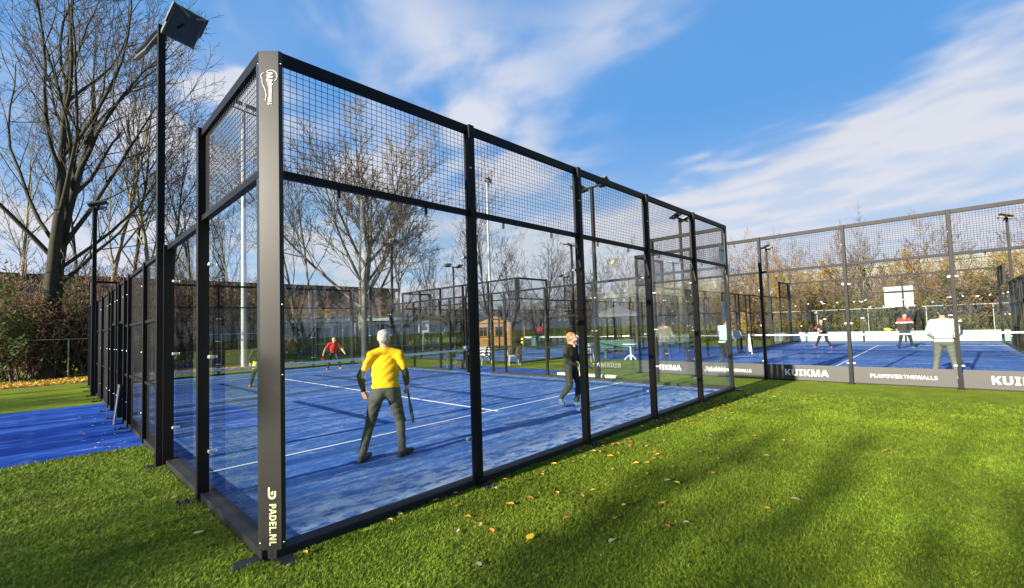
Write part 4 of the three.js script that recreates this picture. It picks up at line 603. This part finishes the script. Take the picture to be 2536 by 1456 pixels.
// a padel racket: perforated drop-shaped head, two-armed throat, grip
function racket(label, [x, y, z], axis, face, c1, c2) { // axis: from grip to head; face: what the flat side looks at
  const t = thing('padel_racket', label, 'racket', [x, y, z], 0, 'padel rackets'); { const Y = V(...axis).normalize(), Z = V(...face); Z.addScaledVector(Y, -Z.dot(Y)).normalize(); t.quaternion.setFromRotationMatrix(new THREE.Matrix4().makeBasis(V(0, 0, 0).crossVectors(Y, Z), Y, Z)); }
  const s = new THREE.Shape(); s.absellipse(0, 0.31, 0.128, 0.14, 0, 2 * Math.PI); for (const [a, b] of [[0, 0], [0.04, 0.02], [-0.04, 0.02], [0, 0.05], [0, -0.05], [0.045, -0.04], [-0.045, -0.04], [0.06, 0.065], [-0.06, 0.065]]) { const h = new THREE.Path(); h.absellipse(a, 0.31 + b, 0.007, 0.007, 0, 2 * Math.PI); s.holes.push(h); }
  const g = new THREE.ExtrudeGeometry(s, { depth: 0.03, bevelEnabled: true, bevelSize: 0.004, bevelThickness: 0.004, bevelSegments: 2, curveSegments: 18 }); g.translate(0, 0, -0.015); const h = part('head', g, mat(c1, 0.35), t);
  part('rim', new THREE.TorusGeometry(0.13, 0.009, 6, 28).scale(1, 1.09, 2.0).translate(0, 0.31, 0), mat(c2, 0.35), h);
  part('throat', merged([rod([0.012, 0.1, 0], [0.06, 0.2, 0], 0.013, 6), rod([-0.012, 0.1, 0], [-0.06, 0.2, 0], 0.013, 6)]), mat(c2, 0.4), t); part('grip', rod([0, -0.04, 0], [0, 0.11, 0], 0.016, 8), mat([0.03, 0.03, 0.03], 0.8), t);
}
const YEL = [0.80, 0.47, 0.012], TRO = [0.066, 0.068, 0.06], BLK = [0.018, 0.018, 0.02];
// the man in yellow, seen from behind; his frame faces +z with his left towards +x
{
  const turn = Math.PI - 0.49, base = [1.92, -1.755], place = (l) => { const c = Math.cos(turn), s = Math.sin(turn); return [base[0] + l[0] * c + l[2] * s, l[1], base[1] - l[0] * s + l[2] * c]; };
  const orange = (x, y, z) => (Math.abs(x) > 0.135 + 0.25 * Math.max(0, 1.22 - y) * 0 && y > 1.02 && y < 1.34 && Math.abs(x) < 0.19 && z < 0.05) ? [0.72, 0.33, 0.006] : YEL;
  person('grey haired man in a yellow shirt and grey trousers seen from behind, racket hanging', base, turn, {
    pel: [0, 0.93, -0.03], che: [0.0, 1.22, 0.03], neck: [0.0, 1.455, 0.04], head: [0.01, 1.61, 0.06], look: [0.05, 0.06], shL: [0.185, 1.375, 0.03], shR: [-0.185, 1.37, 0.03],
    elL: [0.315, 1.13, -0.02], wrL: [0.285, 0.915, 0.1], hdL: [0.262, 0.82, 0.12], pnL: [-0.7, 0, 0.7], elR: [-0.265, 1.12, 0.0], wrR: [-0.29, 0.93, 0.14], hdR: [-0.30, 0.84, 0.19], pnR: [0.8, 0, 0.5], grip: 'R',
    hipL: [0.1, 0.9, -0.03], hipR: [-0.09, 0.9, -0.03], knL: [0.2, 0.49, 0.08], knR: [-0.185, 0.485, 0.08], anL: [0.305, 0.095, -0.06], anR: [-0.2, 0.095, -0.03], toL: [0.22, 0.045, 0.13], toR: [-0.33, 0.045, 0.11],
    extra: [[[0.07, 0.88, -0.11], [0.09, 0.84, -0.1], 0.07, 0.07, TRO, 0.05], [[-0.07, 0.88, -0.11], [-0.09, 0.84, -0.1], 0.07, 0.07, TRO, 0.05], [[-0.288, 0.95, 0.12], [-0.292, 0.915, 0.15], 0.036, 0.036, [0.6, 0.6, 0.58], 0.004]],
  }, { top: YEL, legs: TRO, under: BLK, sleeve: 0.62, shoe: [0.035, 0.038, 0.04], sole: [0.10, 0.10, 0.10], sock: BLK, hair: (x, y, z) => { const n = 0.24 + 0.26 * vnoise(x * 90, y * 60 + z * 70, 12) + 0.06 * vnoise(x * 200, z * 200, 14); return [n, n * 0.95, n * 0.88]; }, hairGrow: 0.002, hairFold: 0.004, brow: [0.3, 0.28, 0.25], hem: 0.1, cuff: 0.05, build: 1.05, fold: 0.0055, skin: [0.52, 0.27, 0.19] }, 0.0085);
  racket('black padel racket hanging from the right hand of the man in yellow', place([-0.30, 0.86, 0.165]), [0.13, -1, 0.05], [0.87, 0.1, 0.46], [0.02, 0.022, 0.022], [0.03, 0.06, 0.055]);
}
// the woman in black looking up at the ball
{
  const turn = 0.28, base = [6.22, -1.95], place = (l) => { const c = Math.cos(turn), s = Math.sin(turn); return [base[0] + l[0] * c + l[2] * s, l[1], base[1] - l[0] * s + l[2] * c]; };
  const DK = [0.022, 0.022, 0.023], LEG = [0.024, 0.026, 0.024];
  person('woman in black looking up at the ball, striding behind the second wall post', base, turn, {
    pel: [-0.03, 0.86, 0.0], che: [-0.06, 1.1, 0.02], neck: [-0.07, 1.28, 0.04], head: [-0.075, 1.445, 0.08], look: [0.3, -0.5], shL: [0.1, 1.22, 0.06], shR: [-0.22, 1.2, -0.02],
    elL: [0.2, 1.0, 0.06], wrL: [0.15, 0.88, 0.22], hdL: [0.13, 0.86, 0.3], pnL: [-0.5, 0.6, 0], elR: [-0.3, 0.97, 0.02], wrR: [-0.16, 0.88, 0.22], hdR: [-0.1, 0.83, 0.3], pnR: [0.3, 0.9, 0], grip: 'L',
    hipL: [0.06, 0.84, 0.0], hipR: [-0.11, 0.84, -0.01], knL: [0.1, 0.47, 0.12], knR: [-0.2, 0.46, 0.03], anL: [0.12, 0.09, 0.05], anR: [-0.17, 0.2, -0.18], toL: [0.13, 0.045, 0.25], toR: [-0.24, 0.09, -0.1],
    extra: [[[-0.075, 1.26, 0.13], [-0.07, 1.33, 0.1], 0.02, 0.02, SKIN, 0.01]],
  }, { top: DK, legs: LEG, shoe: [0.05, 0.09, 0.16], sole: [0.3, 0.3, 0.3], sock: [0.1, 0.14, 0.22], hair: [0.30, 0.17, 0.075], hairGrow: 0.004, tail: true, hem: 0.05, build: 0.9, calf: true, fold: 0.004, skin: [0.62, 0.36, 0.25], brow: [0.25, 0.14, 0.06] }, 0.0085);
  racket('pink and blue padel racket held low by the woman in black', place([0.14, 0.86, 0.29]), [0.75, -0.12, -0.42], [0.1, 0.8, 0.6], [0.5, 0.03, 0.10], [0.06, 0.12, 0.45]);
}
// the man in red at the far end
const ready = (o = {}) => ({ pel: [0, 0.82, -0.08], che: [0, 1.06, 0.06], neck: [0, 1.24, 0.13], head: [0, 1.38, 0.19], look: [0, -0.05], shL: [0.19, 1.18, 0.1], shR: [-0.19, 1.18, 0.1], elL: [0.3, 0.97, 0.13], wrL: [0.28, 0.82, 0.32], elR: [-0.3, 0.97, 0.13], wrR: [-0.3, 0.8, 0.28], hipL: [0.1, 0.8, -0.08], hipR: [-0.1, 0.8, -0.08], knL: [0.19, 0.46, 0.12], knR: [-0.19, 0.46, 0.12], anL: [0.26, 0.09, -0.02], anR: [-0.26, 0.09, -0.02], toL: [0.3, 0.045, 0.17], toR: [-0.3, 0.045, 0.17], grip: 'R', ...o });
person('bald man in a red shirt crouching beyond the net of the near court', [7.9, -17.4], -0.3, ready({ elR: [-0.36, 0.98, 0.0], wrR: [-0.44, 0.74, 0.08], elL: [0.34, 0.95, 0.1], wrL: [0.42, 0.78, 0.28], look: [0.35, 0] }), { top: [0.42, 0.015, 0.025], sleeve: 0.7, legs: [0.02, 0.03, 0.032], shoe: [0.6, 0.14, 0.03], hem: 0.1, fold: 0.004, build: 1.02 }, 0.013);
racket('red padel racket held by the man in red', [7.42, 0.7, -17.35], [-0.2, -0.6, 0.5], [0.6, 0.2, 0.7], [0.5, 0.05, 0.03], [0.3, 0.03, 0.03]);
person('player in black with a bright yellow bib, half hidden by the near corner post', [3.7, -13.3], -0.2, ready({ look: [0, 0] }), { top: [0.03, 0.03, 0.032], legs: (x, y) => y > 0.6 ? [0.55, 0.62, 0.12] : [0.03, 0.03, 0.03], shoe: [0.6, 0.12, 0.03], hair: [0.25, 0.2, 0.15], fold: 0.004 }, 0.013);
// players on the right court
person('player in black with pink shoes crouching behind the net of the right court', [26.6, -1.0], -Math.PI / 2 - 0.1, ready({ wrR: [-0.12, 1.0, 0.38], elR: [-0.32, 0.98, 0.2], wrL: [0.08, 0.92, 0.4], anL: [0.36, 0.09, -0.02], anR: [-0.36, 0.09, -0.02], toL: [0.42, 0.045, 0.16], toR: [-0.42, 0.045, 0.16] }), { top: (x, y) => x < -0.24 && y > 1.05 ? [0.5, 0.05, 0.03] : BLK, legs: [0.02, 0.022, 0.024], shoe: [0.6, 0.08, 0.14], hair: [0.5, 0.4, 0.26], fold: 0.004 }, 0.014);
person('player in a red, white and black jacket behind the right court net', [26.7, 2.4], -Math.PI / 2 + 0.15, ready({ pel: [0, 0.92, -0.05], che: [0, 1.22, 0.04], neck: [0, 1.42, 0.09], head: [0.02, 1.58, 0.13], shL: [0.2, 1.36, 0.06], shR: [-0.2, 1.36, 0.06], elL: [0.36, 1.14, 0.0], wrL: [0.3, 0.96, 0.2], elR: [-0.34, 1.14, 0.06], wrR: [-0.34, 0.95, 0.24], hipL: [0.1, 0.9, -0.05], hipR: [-0.1, 0.9, -0.05], look: [0.5, 0] }), { top: (x, y) => y > 1.29 ? [0.6, 0.02, 0.03] : y > 1.235 ? [0.75, 0.75, 0.74] : [0.02, 0.02, 0.022], legs: [0.025, 0.027, 0.032], shoe: (x) => x > 0 ? [0.05, 0.3, 0.22] : [0.05, 0.05, 0.05], hair: [0.06, 0.04, 0.03], hem: 0.1, fold: 0.004, build: 1.08 }, 0.014);
racket('neon yellow padel racket held by the player in the red, white and black jacket', [26.45, 0.93, 2.06], [-0.3, 0.05, -0.8], [-0.35, 0.9, 0.1], [0.55, 0.7, 0.04], [0.45, 0.6, 0.03]);
const standing = (o = {}) => ({ pel: [0, 0.95, -0.02], che: [0, 1.27, 0.02], neck: [0, 1.5, 0.03], head: [0, 1.69, 0.05], look: [0, 0.1], shL: [0.21, 1.44, 0.02], shR: [-0.21, 1.44, 0.02], elL: [0.32, 1.18, 0.0], wrL: [0.24, 1.05, 0.24], elR: [-0.32, 1.18, 0.0], wrR: [-0.24, 1.05, 0.24], hipL: [0.1, 0.93, -0.02], hipR: [-0.1, 0.93, -0.02], knL: [0.16, 0.5, 0.04], knR: [-0.16, 0.5, 0.04], anL: [0.22, 0.095, -0.02], anR: [-0.22, 0.095, -0.02], toL: [0.26, 0.045, 0.17], toR: [-0.26, 0.045, 0.17], grip: 'LR', ...o });
person('dark haired man in a white jacket seen from behind on the right court', [14.3, 3.86], Math.PI / 2 - 0.05, standing({ look: [0.35, 0.15] }), { top: [0.56, 0.555, 0.51], legs: [0.13, 0.135, 0.115], shoe: [0.3, 0.3, 0.3], hair: [0.04, 0.028, 0.022], build: 1.22, hem: 0.02, fold: 0.005, cuff: 0.07 }, 0.012);
person('man in a light blue jacket and dark trousers behind the second banner panel', [13.75, -1.5], Math.PI / 2 - 0.5, standing({ look: [-0.5, 0.35], head: [0, 1.62, 0.1], neck: [0, 1.47, 0.05] }), { top: [0.52, 0.66, 0.70], legs: [0.03, 0.035, 0.032], shoe: [0.2, 0.2, 0.2], hair: [0.05, 0.035, 0.03], build: 1.12, hem: 0.02, fold: 0.007, cuff: 0.06 }, 0.012);
racket('grey padel racket held by the man in the light blue jacket', [14.05, 1.0, -1.36], [0.6, 0.5, 0.3], [-0.6, 0.1, 0.8], [0.45, 0.5, 0.5], [0.6, 0.6, 0.6]);

// balls in play
const ballGeo = new THREE.SphereGeometry(0.0335, 20, 14), felt = mat([0.62, 0.72, 0.02], 0.95, { sheen: 0.4 });
const seam = (() => { const pts = []; for (let i = 0; i < 48; i++) { const a = i / 48 * 2 * Math.PI; pts.push(V(Math.cos(a) + 0.45 * Math.cos(3 * a), Math.sin(a) - 0.45 * Math.sin(3 * a), 1.25 * Math.sin(2 * a)).normalize().multiplyScalar(0.0337)); } return new THREE.TubeGeometry(new THREE.CatmullRomCurve3(pts, true), 60, 0.0012, 4, true); })();
for (const [x, y, z, l] of [[8.36, 3.234, -2.2, 'yellow green ball in the air above the near court'], [26.2, 1.2, -1.9, 'yellow green ball flying left of the crouching player in black']]) { const b = thing('padel_ball', l, 'ball', [x, y, z], 0.4, 'balls in play'); b.scale.setScalar(1.25); part('felt', ballGeo, felt, b); part('seam', seam, M.white, b); }

// ------------------------------------------------------------------ fallen leaves
{
  const q = mulberry(404);
  const leafGeo = (seed) => { const f = mulberry(seed), g = new THREE.PlaneGeometry(1, 1, 4, 4), p = g.attributes.position, c1 = rr(0.1, 0.5, f), c2 = rr(-0.3, 0.5, f); for (let i = 0; i < p.count; i++) { const u = p.getX(i) * 2, w = Math.pow(1 - Math.min(1, Math.abs(u)) ** 2.2, 0.75), x = u * 0.5, z = p.getY(i) * 0.62 * w * (1 + 0.2 * u); p.setXYZ(i, x, 0.12 + c1 * z * z * 3 + c2 * x * x * 0.8 + 0.04 * f(), z); } const st = rod([0.48, 0.13, 0], [0.75, 0.06, 0.06], 0.018, 4, 0.01); const m = mergeGeometries([g.toNonIndexed(), st.toNonIndexed()]); m.computeVertexNormals(); return m; };
  const geos = [1, 2, 3, 4, 5, 6].map((s) => leafGeo(s * 77));
  const kinds2 = { t: [leafMat(0.52, 0.32, 0.12, 0.15), 'tan'], Y: [leafMat(0.80, 0.50, 0.03, 0.15), 'large bright yellow'], y: [leafMat(0.70, 0.44, 0.05, 0.15), 'yellow'], b: [leafMat(0.40, 0.16, 0.05, 0.15), 'red brown'], o: [leafMat(0.60, 0.25, 0.04, 0.15), 'orange'], p: [leafMat(0.5, 0.37, 0.26, 0.15), 'pale brown'], P: [leafMat(0.55, 0.46, 0.22), 'pale straw coloured'], W: [leafMat(0.5, 0.52, 0.36), 'whitish green'], G: [leafMat(0.5, 0.6, 0.03), 'lime yellow'], B: [leafMat(0.26, 0.14, 0.07), 'large brown'] };
  const put = (x, z, k, s) => { const o = part('fallen_leaf', geos[Math.floor(q() * geos.length)], kinds2[k][0]); o.position.set(x, 0.031, z); o.rotation.set(rr(-0.15, 0.15, q), q() * 6.28, rr(-0.15, 0.15, q)); o.scale.setScalar(s); tag(o, kinds2[k][1] + ' fallen leaf on the turf ' + (x < 0 ? 'left of the near court' : z > 1.5 ? 'out in the open' : x < 1.5 ? 'beside the near corner post' : x < 3 ? 'by the first wall post' : x < 5 ? 'by the second wall post' : x < 7 ? 'by the third wall post' : 'by the last two wall posts'), 'leaf', 'fallen leaves'); };
  for (const [x, z, k] of [[1.64, 0.13, 't'], [1.78, 0.79, 'Y'], [2.00, 0.84, 'b'], [1.43, 0.41, 'o'], [1.35, 0.69, 'o'], [1.31, 0.90, 't'], [1.12, 0.84, 'p'], [1.29, 1.07, 'o'], [1.01, 0.13, 't'], [0.88, 0.18, 't'], [0.66, 0.22, 'G'], [1.40, 0.13, 'o'], [1.41, 1.40, 'Y'], [1.87, 1.40, 'b'], [2.12, 1.73, 'b'], [1.76, 1.94, 'W'], [2.40, 2.25, 'p'], [3.21, 1.78, 'y'], [4.28, 1.81, 'B'], [4.48, 1.66, 'b'], [5.58, 2.20, 't'], [3.45, 2.83, 'P'], [-0.29, -0.91, 'P'], [4.71, 2.24, 'p'], [6.33, 2.95, 'b'], [5.73, 3.31, 'o'], [2.26, 0.96, 'y'], [2.55, 1.20, 'y'], [3.74, 2.19, 'b'], [3.72, 1.96, 'o'], [3.23, 1.67, 'p'], [3.58, 1.66, 'b'], [3.30, 1.38, 'y'], [3.17, 0.45, 't'], [3.61, 0.70, 'y'], [3.55, 1.11, 'y'], [4.07, 1.07, 'b'], [4.06, 1.30, 'b'], [3.84, 1.19, 'o'], [0.16, 0.2, 'y'], [4.06, 0.29, 'o'], [4.10, 0.42, 'o'], [4.16, 0.50, 'o'], [4.52, 0.70, 'b'], [0.89, 1.39, 'W'], [-0.26, -2.21, 't'], [-0.12, -2.16, 'o']]) put(x, z, k, 'YBPG'.includes(k) ? rr(0.08, 0.1, q) : rr(0.055, 0.078, q));
  for (let i = 0; i < 135; i++) { const x = 1.8 + 8.5 * Math.pow(q(), 0.85), z = 0.18 + 1.5 * q() * q() + (q() < 0.15 ? 1.6 * q() : 0); put(x, z, 'tobpyob'[Math.floor(q() * 7)], rr(0.048, 0.074, q)); }
  for (let i = 0; i < 26; i++) put(rr(-0.75, -0.16, q), rr(-11.5, -5.6, q), 'tppo'[Math.floor(q() * 4)], rr(0.04, 0.06, q));
}

// ------------------------------------------------------------------ turf pile near the path
{
  const q = mulberry(808), f = mulberry(9), pos = [], idx = [];
  for (let b = 0; b < 9; b++) { // one tuft: nine bent blades
    const a = f() * 6.28, x0 = (f() - 0.5) * 0.026, z0 = (f() - 0.5) * 0.026, h = rr(0.014, 0.027, f), le = rr(0.006, 0.022, f), w = 0.0016, dx = Math.cos(a), dz = Math.sin(a), k = pos.length / 3;
    for (const [t, ww] of [[0, 1], [0.55, 0.85], [1, 0.25]]) for (const s of [-1, 1]) pos.push(x0 + dx * le * t * t - dz * w * ww * s, h * t * (1 - 0.2 * t), z0 + dz * le * t * t + dx * w * ww * s);
    idx.push(k, k + 1, k + 2, k + 1, k + 3, k + 2, k + 2, k + 3, k + 4, k + 3, k + 5, k + 4);
  }
  const g = new THREE.BufferGeometry(); g.setAttribute('position', new THREE.Float32BufferAttribute(pos, 3)); g.setIndex(idx); g.computeVertexNormals();
  const N = 240000, im = new THREE.InstancedMesh(g, new THREE.MeshPhysicalMaterial({ color: 0xffffff, roughness: 0.65, side: THREE.DoubleSide, transmission: 0.25, thickness: 0, specularIntensity: 0.4 }), N); im.name = 'turf_pile';
  const m = new THREE.Matrix4(), qt = new THREE.Quaternion(), e = new THREE.Euler(), c = new THREE.Color(); let n = 0;
  while (n < N) {
    const d = 1.75 + 10.6 * Math.pow(q(), 1.2), az = (q() < 0.82 ? rr(-5, 101, q) : q() < 0.6 ? rr(-45, -5, q) : rr(101, 130, q)) * R, x = cam0[0] + d * Math.sin(az), z = cam0[1] - d * Math.cos(az);
    if (x > -0.1 && x < 10.1 && z < 0.1) continue; if (x > -1.92 && x < 0 && z < -5.78) continue; if (x > 12.3 || z < -13 || q() < smooth(7, 12.3, d)) continue;
    let hit = false; for (const [fx, fz, w, l] of [[2, 0.18, 0.06, 0.09], [4, 0.18, 0.06, 0.09], [6, 0.18, 0.06, 0.09], [8, 0.18, 0.06, 0.09], [0.04, 0.165, 0.06, 0.085], [-0.165, -0.04, 0.085, 0.06], [-0.18, -2, 0.09, 0.06], [-0.2, -4, 0.12, 0.1]]) if (Math.abs(x - fx) < w && Math.abs(z - fz) < l) hit = true; if (hit) continue;
    const s = rr(0.8, 1.25, q) * (1 + d * 0.05); { const lay = fbm(x * 0.9, z * 0.9, 96, 2) - 0.5; e.set(rr(-0.35, 0.35, q) + 1.1 * lay, q() * 6.28, rr(-0.35, 0.35, q) - 0.8 * lay); } qt.setFromEuler(e); m.compose(V(x, 0, z), qt, V(s * 1.1, s, s * 1.1)); im.setMatrixAt(n, m);
    const k = (0.5 + 0.75 * q()) * (0.62 + 0.76 * fbm(x * 1.7, z * 1.7, 66, 4)), y = clamp(q() * 0.7 + 0.6 * (fbm(x * 0.8, z * 0.8, 86, 2) - 0.35)); c.setRGB((0.158 + 0.085 * y * y) * k, (0.236 + 0.055 * y) * k, 0.015 * k); im.setColorAt(n, c); n++;
  }
  im.castShadow = im.receiveShadow = true; scene.add(im); tag(im, 'short green artificial turf fibres around the near court', 'turf', null, 'stuff');
}
renderer.render(scene, camera);
